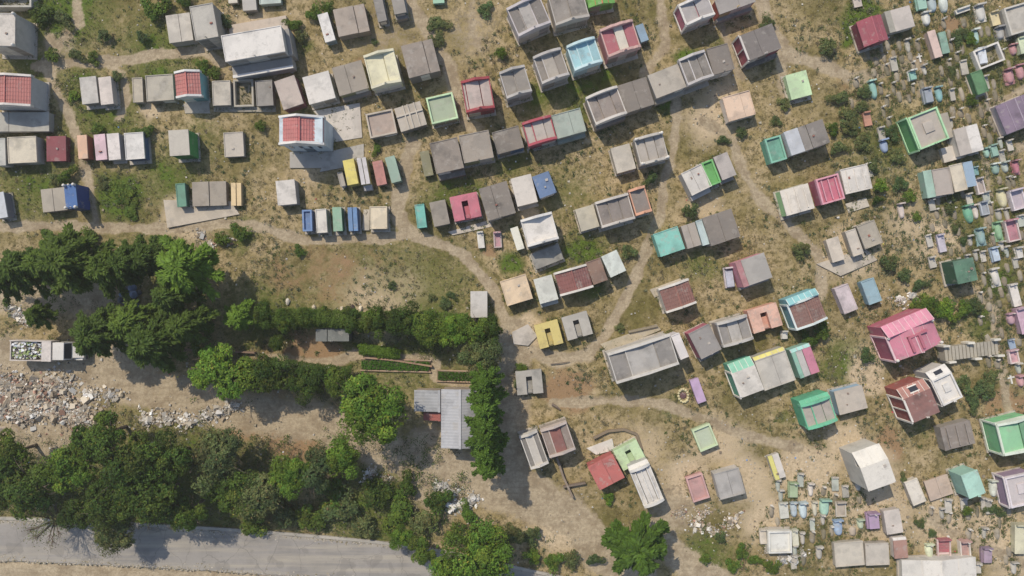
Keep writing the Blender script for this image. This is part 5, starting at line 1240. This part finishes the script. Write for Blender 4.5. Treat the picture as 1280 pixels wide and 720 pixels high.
def skirt(mb, rr, x, y):
    f = rr.choice(FOOT); t = rr.uniform(-1, 1); e = rr.uniform(.02, .3)
    u, v = ((f[2]+e)*rr.choice((-1, 1)), f[3]*t) if rr.random() < .5 else (f[2]*t, (f[3]+e)*rr.choice((-1, 1)))
    a = f[4]; x = f[0]+u*math.cos(a)-v*math.sin(a); y = f[1]+u*math.sin(a)+v*math.cos(a)
    if abs(x) > 68 or abs(y) > 40 or inside(x, y, .0) or mnoise.noise(Vector((x*.5, y*.5, 31))) < -.18: return
    z = gz(x, y); g_ = chan(x, y)[1]
    base = rr.choice([(.09, .13, .03), (.11, .14, .04), (.16, .15, .07), (.22, .18, .1), (.07, .10, .03)])
    for q in range(rr.randint(5, 10)):
        p = Vector((x+rr.gauss(0, .12), y+rr.gauss(0, .12), z+rr.uniform(.03, .3))); k = rr.uniform(.6, 1.3)
        leafq(mb, p, Vector((rr.gauss(0, .6), rr.gauss(0, .6), 1)), rr.uniform(.06, .13), 1.8, tuple(v_*k for v_ in base), rr)
cover('weeds', 16000, skirt, 17, 'weeds_leafy')
def pebble(mb, rr, x, y):
    s, g_, b_, n_ = chan(x, y)
    dens = .25+.9*b_+(.8 if x < -28 and -22 < y < -8 else 0)+.5*max(0, mnoise.noise(Vector((x*.3, y*.3, 22))))+(.2 if x > 30 else 0)-.5*s
    if rr.random() > dens or inside(x, y, .02) or in_road(x, y): return
    z = gz(x, y); r_ = rr.uniform(.03, .1)*(1.7 if rr.random() < .035 else 1)
    if r_ < .1 and rr.random() < .35 and b_ < .3: return
    c = rr.choice([(.42, .38, .30), (.5, .46, .4), (.32, .27, .2), (.5, .47, .42), (.25, .2, .15), (.3, .26, .19)]); k = rr.uniform(.7, 1.15)
    if rr.random() < .02: c = rr.choice([(.5, .1, .1), (.12, .25, .5), (.65, .66, .68), (.6, .5, .1)])
    mb.box(x-r_, x+r_*rr.uniform(.6, 1.2), y-r_*rr.uniform(.6, 1), y+r_, z-.05, z+r_*.8, 0, tuple(v*k for v in c), j=r_*.4)
cover('gravel', 15000, pebble, 13, 'loose_stones', 0)

# ------------------------------------------------------------------ rubble
def heap(name, poly_blobs, n, smax, cols, label, cat, seed, rise=.6):
    rr = random.Random(seed); mb = MB(); n = int(n*1.25); smax *= .85
    for k in range(n):
        bx, by, br, bz = poly_blobs[rr.randrange(len(poly_blobs))]
        a = rr.uniform(0, 6.283); q = min(1.7, abs(rr.gauss(0, .62))); px = bx+math.cos(a)*br*q; py = by+math.sin(a)*br*q*.65
        x, y = W(px, py); zt = max(0, bz*rise*(1-q*q)*.8)+gz(x, y)
        s = rr.uniform(.06, smax)*(2.3 if rr.random() < .06 else 1)
        rot = Matrix.Rotation(rr.uniform(0, 6.28), 3, 'Z') @ Matrix.Rotation(rr.uniform(-.7, .7), 3, 'X') @ Matrix.Rotation(rr.uniform(-.7, .7), 3, 'Y')
        sx, sy, sz = s*rr.uniform(.5, 1.2), s*rr.uniform(.5, 1), s*rr.uniform(.15, .6)
        vs = [Vector((x, y, zt))+rot @ Vector((i*sx*rr.uniform(.7, 1.1), j*sy*rr.uniform(.7, 1.1), k2*sz)) for k2 in (-1, 1) for i, j in ((-1, -1), (1, -1), (1, 1), (-1, 1))]
        c = rr.choice(cols); kk = rr.uniform(.7, 1.25)*(.9+.35*mnoise.noise(Vector((x*.5, y*.5, 8))))
        c = tuple(.88*v_+.12*w_ for v_, w_ in zip(c, (.46, .39, .3)))
        mb.add(vs, [(3, 2, 1, 0), (4, 5, 6, 7), (0, 1, 5, 4), (1, 2, 6, 5), (2, 3, 7, 6), (3, 0, 4, 7)], 0, tuple(min(.85, v*kk) for v in c))
    # earth core under the pieces
    for bx, by, br, bz in (poly_blobs if rise > .3 and len(poly_blobs) == 8 else []):
        x, y = W(bx, by); r_ = br/13
        n_ = 12; vs = [(x, y, gz(x, y)+bz*rise*.9)]; 
        for ring, (q, hh) in enumerate(((.5, .6), (1, -.05))):
            vs += [(x+math.cos(2*math.pi*t/n_)*r_*q, y+math.sin(2*math.pi*t/n_)*r_*q*.6, gz(x, y)+bz*rise*hh) for t in range(n_)]
        fs = [(0, 1+t, 1+(t+1) % n_) for t in range(n_)]+[(1+t, 1+n_+t, 1+n_+(t+1) % n_, 1+(t+1) % n_) for t in range(n_)]
        mb.add(vs, fs, 0, (.34, .28, .2))
    ob = mb.build(name, attr_mat('rubble_pieces', rough=.9)); ob['kind'] = 'stuff'; ob['label'] = label; ob['category'] = cat
RUB = [(.50, .44, .35), (.58, .52, .43), (.42, .34, .25), (.46, .37, .28), (.62, .58, .52), (.36, .29, .21), (.34, .27, .2), (.44, .38, .3), (.4, .22, .16), (.3, .28, .25), (.66, .65, .62), (.5, .43, .33)]
WHT = [(.68, .66, .62), (.6, .57, .52), (.74, .72, .7), (.5, .46, .4), (.4, .36, .3)]
heap('rubble_heap', [(20, 485, 30, 1), (50, 500, 34, 1.3), (75, 510, 36, 1.2), (100, 520, 30, 1), (30, 515, 30, 1), (70, 480, 24, .8), (10, 505, 20, .8), (5, 480, 15, .6)], 3600, .26, RUB, 'broad heap of pinkish broken masonry below the truck', 'rubble heap', 1)
heap('rubble_heap', [(185, 524, 16, .5), (210, 522, 18, .6), (235, 526, 18, .6), (258, 520, 12, .5), (275, 515, 10, .5), (290, 508, 10, .4), (140, 494, 14, .4), (115, 492, 12, .4)], 1100, .2, WHT+RUB[:3], 'thin band of pale rubble along the top of the lower wood', 'rubble heap', 2)
heap('rubble_heap', [(562, 615, 14, .7), (580, 628, 14, .8), (565, 632, 12, .7), (550, 608, 8, .4), (592, 622, 8, .4)], 700, .22, WHT, 'small heap of whitish rubble in the yard beside the lower wood', 'rubble heap', 3)
heap('rubble_heap', [(465, 590, 10, .4), (485, 598, 8, .4), (460, 600, 8, .3)], 220, .18, WHT+RUB, 'little rubble pile under the largest bright tree', 'rubble heap', 4)
heap('rubble_heap', [(870, 655, 18, .3), (895, 665, 16, .3), (850, 640, 14, .3), (915, 650, 14, .25), (880, 640, 14, .25)], 420, .17, RUB, 'scatter of stones on the slope below the dusty rose tomb', 'rubble heap', 5)
heap('rubble_heap', [(991, 697, 12, .35), (978, 700, 8, .3), (1003, 692, 7, .3)], 120, .3, WHT, 'white broken slabs in front of the white rimmed tomb', 'rubble heap', 6)
heap('rubble_heap', [(280, 300, 14, .4), (262, 305, 10, .3), (250, 293, 8, .3)], 160, .22, RUB, 'rocks on the bank below the dull green narrow tomb', 'rubble heap', 7)
heap('rubble_heap', [(33, 400, 12, .5), (22, 392, 8, .5), (15, 385, 8, .4)], 260, .18, RUB+WHT, 'small rubbish heap directly above the truck', 'rubble heap', 8)
heap('rubble_heap', [(1128, 376, 9, .3), (1140, 370, 6, .3)], 90, .3, WHT, 'pale broken slabs left of the row of dense green bushes', 'rubble heap', 9)

# ------------------------------------------------------------------ flatbed truck loaded with rubbish
hz = 2.2
tx0, ty0 = W(12, 422, hz); tx1, ty1 = W(97, 454, hz)
tl = tx1-tx0; tw = 2.5; cyt = (ty0+ty1)/2
root = empty('truck', tx0, cyt, gz(tx0, cyt), math.radians(-1)); tag(root, 'pale truck with an open bed full of rubbish parked on the dirt track', 'truck')
wp = paint('d2ceca', .5); bl = 5.2
mb = MB().box(.0, bl, tw/2-.12, tw/2, .95, 2.25).box(0, bl, -tw/2, -tw/2+.12, .95, 2.2).box(-.02, .1, -tw/2, tw/2, .95, 2.1).box(bl-.1, bl+.02, -tw/2, tw/2, .95, 2.35).box(.1, bl-.1, -tw/2+.12, tw/2-.12, .95, 1.1)
bed = mb.build('bed', paint('c2b8b2', .75), root)
MB().box(bl-1.15, bl-.02, -tw/2, tw/2, 2.352, 2.42).build('bed_cover', paint('cfc6c2', .75), bed)
rr = random.Random(3); mb = MB()
for k in range(420):
    x, y = rr.uniform(.25, bl-1.2), rr.uniform(-tw/2+.25, tw/2-.25); s = rr.uniform(.06, .17); z = 1.55+.35*math.sin(x)*math.cos(y)+rr.uniform(0, .25)
    c = rr.choice([(.62, .6, .56), (.2, .17, .13), (.3, .36, .15), (.5, .45, .36), (.08, .07, .07), (.7, .7, .72), (.4, .45, .5)])
    mb.box(x-s, x+s, y-s*.7, y+s*.7, z-.3, z+s, 0, c, j=s*.5)
mb.box(.12, bl-1.15, -tw/2+.13, tw/2-.13, 1.1, 1.45, 0, (.12, .1, .08)); mb.build('load', attr_mat('rubbish_load'), root)
MB().box(-.05, 7.9, -.5, .5, .55, .95).build('chassis', plain('dark_chassis', (.05, .05, .05)), root)
cab = MB().prism_y([(bl+.15, .7), (bl+1.9, .7), (bl+1.9, 1.5), (bl+1.45, 2.3), (bl+.15, 2.35)], -1.05, 1.05).build('cab', paint('dad8d6', .25), root)
MB().add([(bl+1.93, -.95, 1.55), (bl+1.93, .95, 1.55), (bl+1.5, .9, 2.25), (bl+1.5, -.9, 2.25)], [(0, 1, 2, 3)]).build('windscreen', plain('dark_glass', (.03, .03, .035), .2), cab)
for s in (-1, 1):
    dr = MB().box(bl+.35, bl+1.4, s*1.05-.02, s*1.05+.03, .8, 2.2).build('door', paint('d0cecb', .25), cab)
    MB().box(bl+.5, bl+1.35, s*1.07-.02, s*1.07+.03, 1.55, 2.1).build('side_window', plain('dark_glass', (.03, .03, .035), .2), dr)
    MB().tube([(bl+1.6, s*1.05, 1.8), (bl+1.75, s*1.4, 1.9)], [.02, .02], 4).box(bl+1.7, bl+1.78, s*1.4-.1, s*1.4+.1, 1.65, 2.05).build('mirror', plain('dark_chassis', (.05, .05, .05)), cab)
hood = MB().prism_y([(bl+1.92, .7), (bl+3.2, .7), (bl+3.2, 1.15), (bl+1.92, 1.45)], -.85, .85).build('hood', paint('dad8d6', .25), root)
for s in (-1, 1):
    MB().sphere((bl+3.2, s*.6, .95), .12, 8, 5).build('headlight', plain('lamp_glass', (.6, .6, .55), .15), root)
    MB().prism_y([(bl+2.0, .5), (bl+3.1, .5), (bl+3.0, 1.05), (bl+2.2, 1.1)], s*.86, s*1.15).build('fender', paint('d0cecb', .25), root)
MB().box(bl+3.22, bl+3.36, -1.05, 1.05, .5, .75).build('bumper', plain('dark_chassis', (.05, .05, .05)), root)
for xw in (1.0, 2.1, bl+2.55):
    for s in (-1, 1):
        n_ = 18; prof = [(xw+.48*math.cos(2*math.pi*t/n_), .46+.48*math.sin(2*math.pi*t/n_)) for t in range(n_)]
        wh = MB().prism_y(prof, s*1.0-.15, s*1.0+.15).build('wheel', plain('tyre_rubber', (.03, .03, .03)), root)
        prof = [(xw+.25*math.cos(2*math.pi*t/n_), .46+.25*math.sin(2*math.pi*t/n_)) for t in range(n_)]
        MB().prism_y(prof, s*1.0-.17, s*1.0+.17).build('rim', plain('wheel_steel', (.35, .34, .33), .5, .4), wh)

# ------------------------------------------------------------------ corrugated sheds
def shed(label, x0, y0, x1, y1, h, ridge, colr, name='shed'):
    ax, ay = W(x0, y0, h); bx, by = W(x1, y1, h); w, d = bx-ax, ay-by
    root = empty(name, (ax+bx)/2, (ay+by)/2, gz(ax, ay), 0); tag(root, label, 'shed')
    hw, hd = w/2, d/2
    MB().box(-hw+.15, hw-.15, -hd+.15, hd-.15, -.4, h-.65).build('wall', paint('9a8a78', .75), root)
    rx = -hw+ridge*w
    if ridge > 0:
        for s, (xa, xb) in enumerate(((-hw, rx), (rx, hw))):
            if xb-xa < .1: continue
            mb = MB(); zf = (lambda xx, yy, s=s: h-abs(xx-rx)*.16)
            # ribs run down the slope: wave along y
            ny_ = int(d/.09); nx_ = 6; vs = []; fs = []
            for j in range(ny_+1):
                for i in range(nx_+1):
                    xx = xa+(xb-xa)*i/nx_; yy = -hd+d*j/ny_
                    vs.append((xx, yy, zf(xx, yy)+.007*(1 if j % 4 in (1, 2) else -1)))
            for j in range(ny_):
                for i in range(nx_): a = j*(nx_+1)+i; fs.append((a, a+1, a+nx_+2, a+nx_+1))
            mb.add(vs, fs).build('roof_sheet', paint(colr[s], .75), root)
        if 0 < ridge < 1: MB().box(rx-.14, rx+.14, -hd-.03, hd+.03, h+.03, h+.08).build('ridge_cap', paint(shade(colr[0], 1.05), .5), root)
    MB().box(-.5, .5, -hd+.1, -hd+.16, -.1, 1.9).build('door', paint('5a5046', .75), root)
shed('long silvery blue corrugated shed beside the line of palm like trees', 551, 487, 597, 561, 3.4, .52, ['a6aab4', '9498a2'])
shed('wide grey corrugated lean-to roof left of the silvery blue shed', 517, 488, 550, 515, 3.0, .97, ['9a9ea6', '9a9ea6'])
shed('low rusty red sheet roof strip below the grey lean-to', 529, 516, 550, 526, 2.3, .97, ['a05048', 'a05048'])

# ------------------------------------------------------------------ ribbed stairway
p0 = Vector(W(1176, 442, .8)); p1 = Vector(W(1250, 434, .4)); d_ = p1-p0; a = math.atan2(d_.y, d_.x)
root = empty('stairway', p0.x, p0.y, 0, a); tag(root, 'ribbed concrete stairway from the rose pink chapel with white posts', 'stairway')
n_ = 15; L = d_.length
st = MB()
for i in range(n_):
    zt = 1.6-1.35*i/(n_-1); st.box(L*i/n_+.002, L*(i+1)/n_-.15, -.85, .85, -.4, zt, j=.01)
    st.box(L*(i+1)/n_-.15, L*(i+1)/n_, -.82, .82, -.4, max(-.1, zt-.6))
st.build('step', paint('a39c8c', .5), root).name = 'flight'
for (fx, s) in ((.0, 1), (.45, 1), (.93, 1), (.08, -1), (.55, -1), (.97, -1)):
    zt = 1.6-1.35*fx
    MB().box(L*fx-.42, L*fx+.42, s*1.02-.12, s*1.02+.12, -.4, zt+.55, j=.015).build('post', paint('d0ccc0', .25), root)

# ------------------------------------------------------------------ garden beds, small yard kerbs and walls
def bed(label, x0, y0, x1, y1, tint, rows=True):
    ax, ay = W(x0, y0); bx, by = W(x1, y1); w, d = bx-ax, ay-by
    root = empty('garden_bed', (ax+bx)/2, (ay+by)/2, .05, math.radians(-1.5)); tag(root, label, 'garden bed')
    MB().box(-w/2, w/2, -d/2, d/2, -.3, .14).build('soil', paint('6a5540', .75), root)
    mb = MB(); rr = random.Random(int(x0))
    for k in range(int(w*d*130)):
        x, y = rr.uniform(-w/2+.1, w/2-.1), rr.uniform(-d/2+.08, d/2-.08); p = Vector((x, y, .15+rr.uniform(.02, .3)))
        k_ = rr.uniform(.7, 1.3); leafq(mb, p, Vector((rr.gauss(0, .6), rr.gauss(0, .6), 1)), rr.uniform(.09, .2), 1.6, tuple(v*k_ for v in tint), rr)
    o = mb.build('crop', attr_mat('crop_leaves', transl=.25), root); o['kind'] = 'stuff'
    MB().box(-w/2-.12, w/2+.12, -d/2-.14, -d/2, -.3, .22).box(-w/2-.12, w/2+.12, d/2, d/2+.14, -.3, .2).build('edging', paint('b09070', .75), root)
bed('long bright green planted bed in the garden yard', 452, 450, 538, 463, (.07, .16, .02))
bed('short dark green planted bed above the corrugated roofs', 547, 464, 592, 476, (.055, .12, .015))
def wallseg(label, pts, h, t, hx, name='low_wall', cat='low wall'):
    pp = [W(*p, h) for p in pts]; mb = MB()
    for a, b in zip(pp[:-1], pp[1:]):
        v = Vector((b[0]-a[0], b[1]-a[1])); n_ = Vector((-v.y, v.x)).normalized()*t/2
        mb.prism_z([(a[0]-n_.x, a[1]-n_.y), (b[0]-n_.x, b[1]-n_.y), (b[0]+n_.x, b[1]+n_.y), (a[0]+n_.x, a[1]+n_.y)], -.3, h+R.uniform(0, .01))
    ob = mb.build(name, paint(hx, .5)); tag(ob, label, cat)
def hedge(label, pts, wd, hh, tint):
    pp = [Vector((*W(*p, hh*.6), 0)) for p in pts]; L = [(b_-a_).length for a_, b_ in zip(pp[:-1], pp[1:])]
    c0 = pp[0]; root = empty('hedge', c0.x, c0.y, 0); tag(root, label, 'hedge'); mb = MB(); rr = random.Random(int(pts[0][0])); st = MB()
    for k in range(int(sum(L)*1300)):
        i = rr.choices(range(len(L)), L)[0]; t = rr.random(); v = pp[i+1]-pp[i]; q = pp[i]+v*t-c0; nn = Vector((-v.y, v.x, 0)).normalized()
        th = rr.uniform(-.25, math.pi+.25); bump = 1+.28*mnoise.noise(Vector((q.x*.9, q.y, 3)))+.2*mnoise.noise(Vector((q.x*2.5, th*1.5, 9)))
        d = nn*math.cos(th)*wd*.5+Vector((0, 0, math.sin(th)*hh*.45)); p = q+d*bump*rr.uniform(.8, 1.05)+Vector((rr.gauss(0, .08), rr.gauss(0, .06), hh*.55))
        k_ = rr.uniform(.7, 1.3); leafq(mb, p, d+Vector((rr.gauss(0, .6), rr.gauss(0, .6), .5)), rr.uniform(.08, .16), 1.6, (k_*1.05, k_, k_), rr)
    for i, l in enumerate(L):
        for k in range(int(l/.9)):
            q = pp[i].lerp(pp[i+1], (k+.5)/int(l/.9))-c0; st.tube([(q.x, q.y, -.1), (q.x+.05, q.y, hh*.5), (q.x+.1, q.y+.1, hh*.8)], [.05, .035, .015], 5)
    f_ = mb.build('foliage', leafm, root); f_.color = (*TINTS[tint], 1); st.build('stem', barkm, root)
hedge('long leafy green hedge running from the left conifers to the garden yard corner', [(322, 399), (380, 397), (450, 400), (520, 401), (585, 402)], 2.1, 3.2, 'a')
hedge('dark green lower hedge between the bright round tree and the largest bright tree', [(300, 462), (345, 462), (400, 468), (440, 470)], 2.4, 3.0, 'b')
hedge('low hedge of fresh green shrubs above the long planted bed', [(450, 436), (480, 440), (500, 443)], 1.2, 1.0, 'c')
wallseg('white kerb wall along the orange earth garden yard', [(320, 453), (345, 454), (372, 457), (415, 460)], .5, .18, 'd8d2c8')
wallseg('thin dark wall below the band of conifers left of the garden yard', [(228, 437), (300, 440), (318, 441)], .6, .2, '8a6c58')
wallseg('long brown retaining wall below the tall hedge', [(455, 447), (490, 450), (540, 458)], .5, .2, 'a07c5c')
wallseg('crumbling low wall left of the brick red tomb and below the weathered tombs', [(696, 572), (704, 596), (716, 622)], .7, .25, '8c7a68')
wallseg('short dark low wall below the pair of weathered tombs by the dirt road', [(704, 609), (732, 604)], .6, .22, '7c6a5a')
wallseg('curved earth bank wall above the mint slotted tomb', [(742, 548), (760, 539), (780, 537), (796, 543), (802, 562)], .4, .3, '857258')
wallseg('short timber beam wall above the large long grey mausoleum', [(786, 415), (822, 407)], .5, .25, '8d8068')
# fallen timber and loose things
def log(label, x0, y0, x1, y1, r_=.12, hx=(.16, .12, .09), name='log'):
    a, b_ = W(x0, y0), W(x1, y1); m_ = ((a[0]+b_[0])/2, (a[1]+b_[1])/2)
    mb = MB().tube([(a[0], a[1], .15), (m_[0]+.1, m_[1], .2), (b_[0], b_[1], .15)], [r_, r_*.9, r_*.6], 6)
    tag(mb.build(name, plain('old_timber', hx)), label, 'log')
log('dark timber lying below the weathered whitish tomb by the dirt road', 698, 575, 710, 612)
log('short dark branch near the grey slotted tomb at the dirt road', 690, 505, 700, 512, .18)
log('bleached stick at the upper end of the brown earth patch near the stone tomb row', 688, 455, 712, 452, .07, (.4, .34, .26))
# dark refuse bags under the trees
rr = random.Random(9)
root = None
for k, (bx, by) in enumerate([(152, 368), (158, 362), (160, 372), (166, 368), (170, 376), (156, 378), (164, 360), (172, 366), (150, 375), (168, 383), (161, 380), (154, 371)]):
    x, y = W(bx, by, .4); r_ = rr.uniform(.35, .6)
    mb = MB().sphere((0, 0, 0), r_, 10, 7, sz=.65)
    mb.v = [tuple(Vector(v)*(1+.22*mnoise.noise(Vector(v)*3+Vector((k, 0, 0))))) for v in mb.v]
    ob = mb.build('refuse_bag', plain('bag_dark' if k % 3 else 'bag_blue', (.05, .055, .07) if k % 3 else (.12, .17, .28), .35), smooth=True); ob.location = (x, y, gz(x, y)+r_*.45)
    tag(ob, ('dark refuse bag' if k % 3 else 'bluish refuse bag')+' in the heap under the left conifers', 'refuse bag', 'refuse bags heaped under the left conifers' if k % 3 else 'bluish refuse bags heaped under the left conifers')
# pale and dark boulders on the bare terrace
for k, (bx, by, cc, lab) in enumerate([(393, 386, 'c8b898', 'pale boulder, leftmost of the five on the bare terrace above the hedge'), (428, 387, 'c4b494', 'pale boulder, second of the five on the bare terrace above the hedge'), (435, 386, '5a4a44', 'dark boulder, third of the five on the bare terrace above the hedge'),
        (441, 385, '564640', 'dark boulder, fourth of the five on the bare terrace above the hedge'), (451, 386, 'd0c0a0', 'pale tall boulder, last of the five on the bare terrace above the hedge'), (360, 377, 'c8c0b0', 'whitish flat stone at the left of the bare terrace'), (152, 493, 'c0b090', 'square pale block beside the rubble band')]):
    x, y = W(bx, by); mb = MB().sphere((0, 0, 0), .36, 8, 6, sz=.7)
    mb.v = [tuple(Vector(v)*(1+.5*mnoise.noise(Vector(v)*4+Vector((k*3, 0, 0))))) for v in mb.v]
    ob = mb.build('boulder', paint(cc, .5)); ob.location = (x, y, gz(x, y)+.12); ob.scale = (.8, 1.25, 1); tag(ob, lab, 'boulder')

# ------------------------------------------------------------------ camera and light
cam = bpy.data.cameras.new('camera'); co = bpy.data.objects.new('camera', cam); col.objects.link(co)
co.location = (0, 0, H); cam.sensor_width = 36; cam.lens = 36*F/1280; cam.clip_end = 6000; cam.clip_start = 1
bpy.context.scene.camera = co
ld = Vector((.50, -.70, -1.0)).normalized()
sun = bpy.data.lights.new('sun', 'SUN'); so = bpy.data.objects.new('sun', sun); col.objects.link(so)
so.rotation_euler = ld.to_track_quat('-Z', 'Y').to_euler(); so.location = (-20, 30, 60)
sun.energy = 3.3; sun.angle = math.radians(.53); sun.color = (1, .91, .755)
w = bpy.data.worlds.new('World'); bpy.context.scene.world = w; w.use_nodes = True
nt = w.node_tree; nt.nodes.clear()
sky = nt.nodes.new('ShaderNodeTexSky'); sky.sky_type = 'NISHITA'; sky.sun_disc = False
sky.sun_elevation = math.asin(-ld.z); sky.sun_rotation = math.atan2(-ld.x, -ld.y)
bg = nt.nodes.new('ShaderNodeBackground'); bg.inputs[1].default_value = .135; ow = nt.nodes.new('ShaderNodeOutputWorld')
nt.links.new(sky.outputs[0], bg.inputs[0]); nt.links.new(bg.outputs[0], ow.inputs[0])
mh = bpy.data.materials.new('pale_air'); mh.use_nodes = True; nh = mh.node_tree; nh.nodes.clear()
pv = nh.nodes.new('ShaderNodeVolumePrincipled'); pv.inputs['Color'].default_value = (.96, .92, .84, 1); pv.inputs['Density'].default_value = .0004; pv.inputs['Anisotropy'].default_value = .1
oh = nh.nodes.new('ShaderNodeOutputMaterial'); nh.links.new(pv.outputs[0], oh.inputs['Volume'])
hz_ = MB().box(-2600, 2600, -2600, 2600, -1.4, H+6).build('haze', mh); hz_['kind'] = 'stuff'
sc = bpy.context.scene
sc.view_settings.view_transform = 'Standard'; sc.view_settings.look = 'None'; sc.view_settings.exposure = .22; sc.view_settings.gamma = 1
sc.cycles.max_bounces = 6; sc.cycles.diffuse_bounces = 3; sc.cycles.use_denoising = True
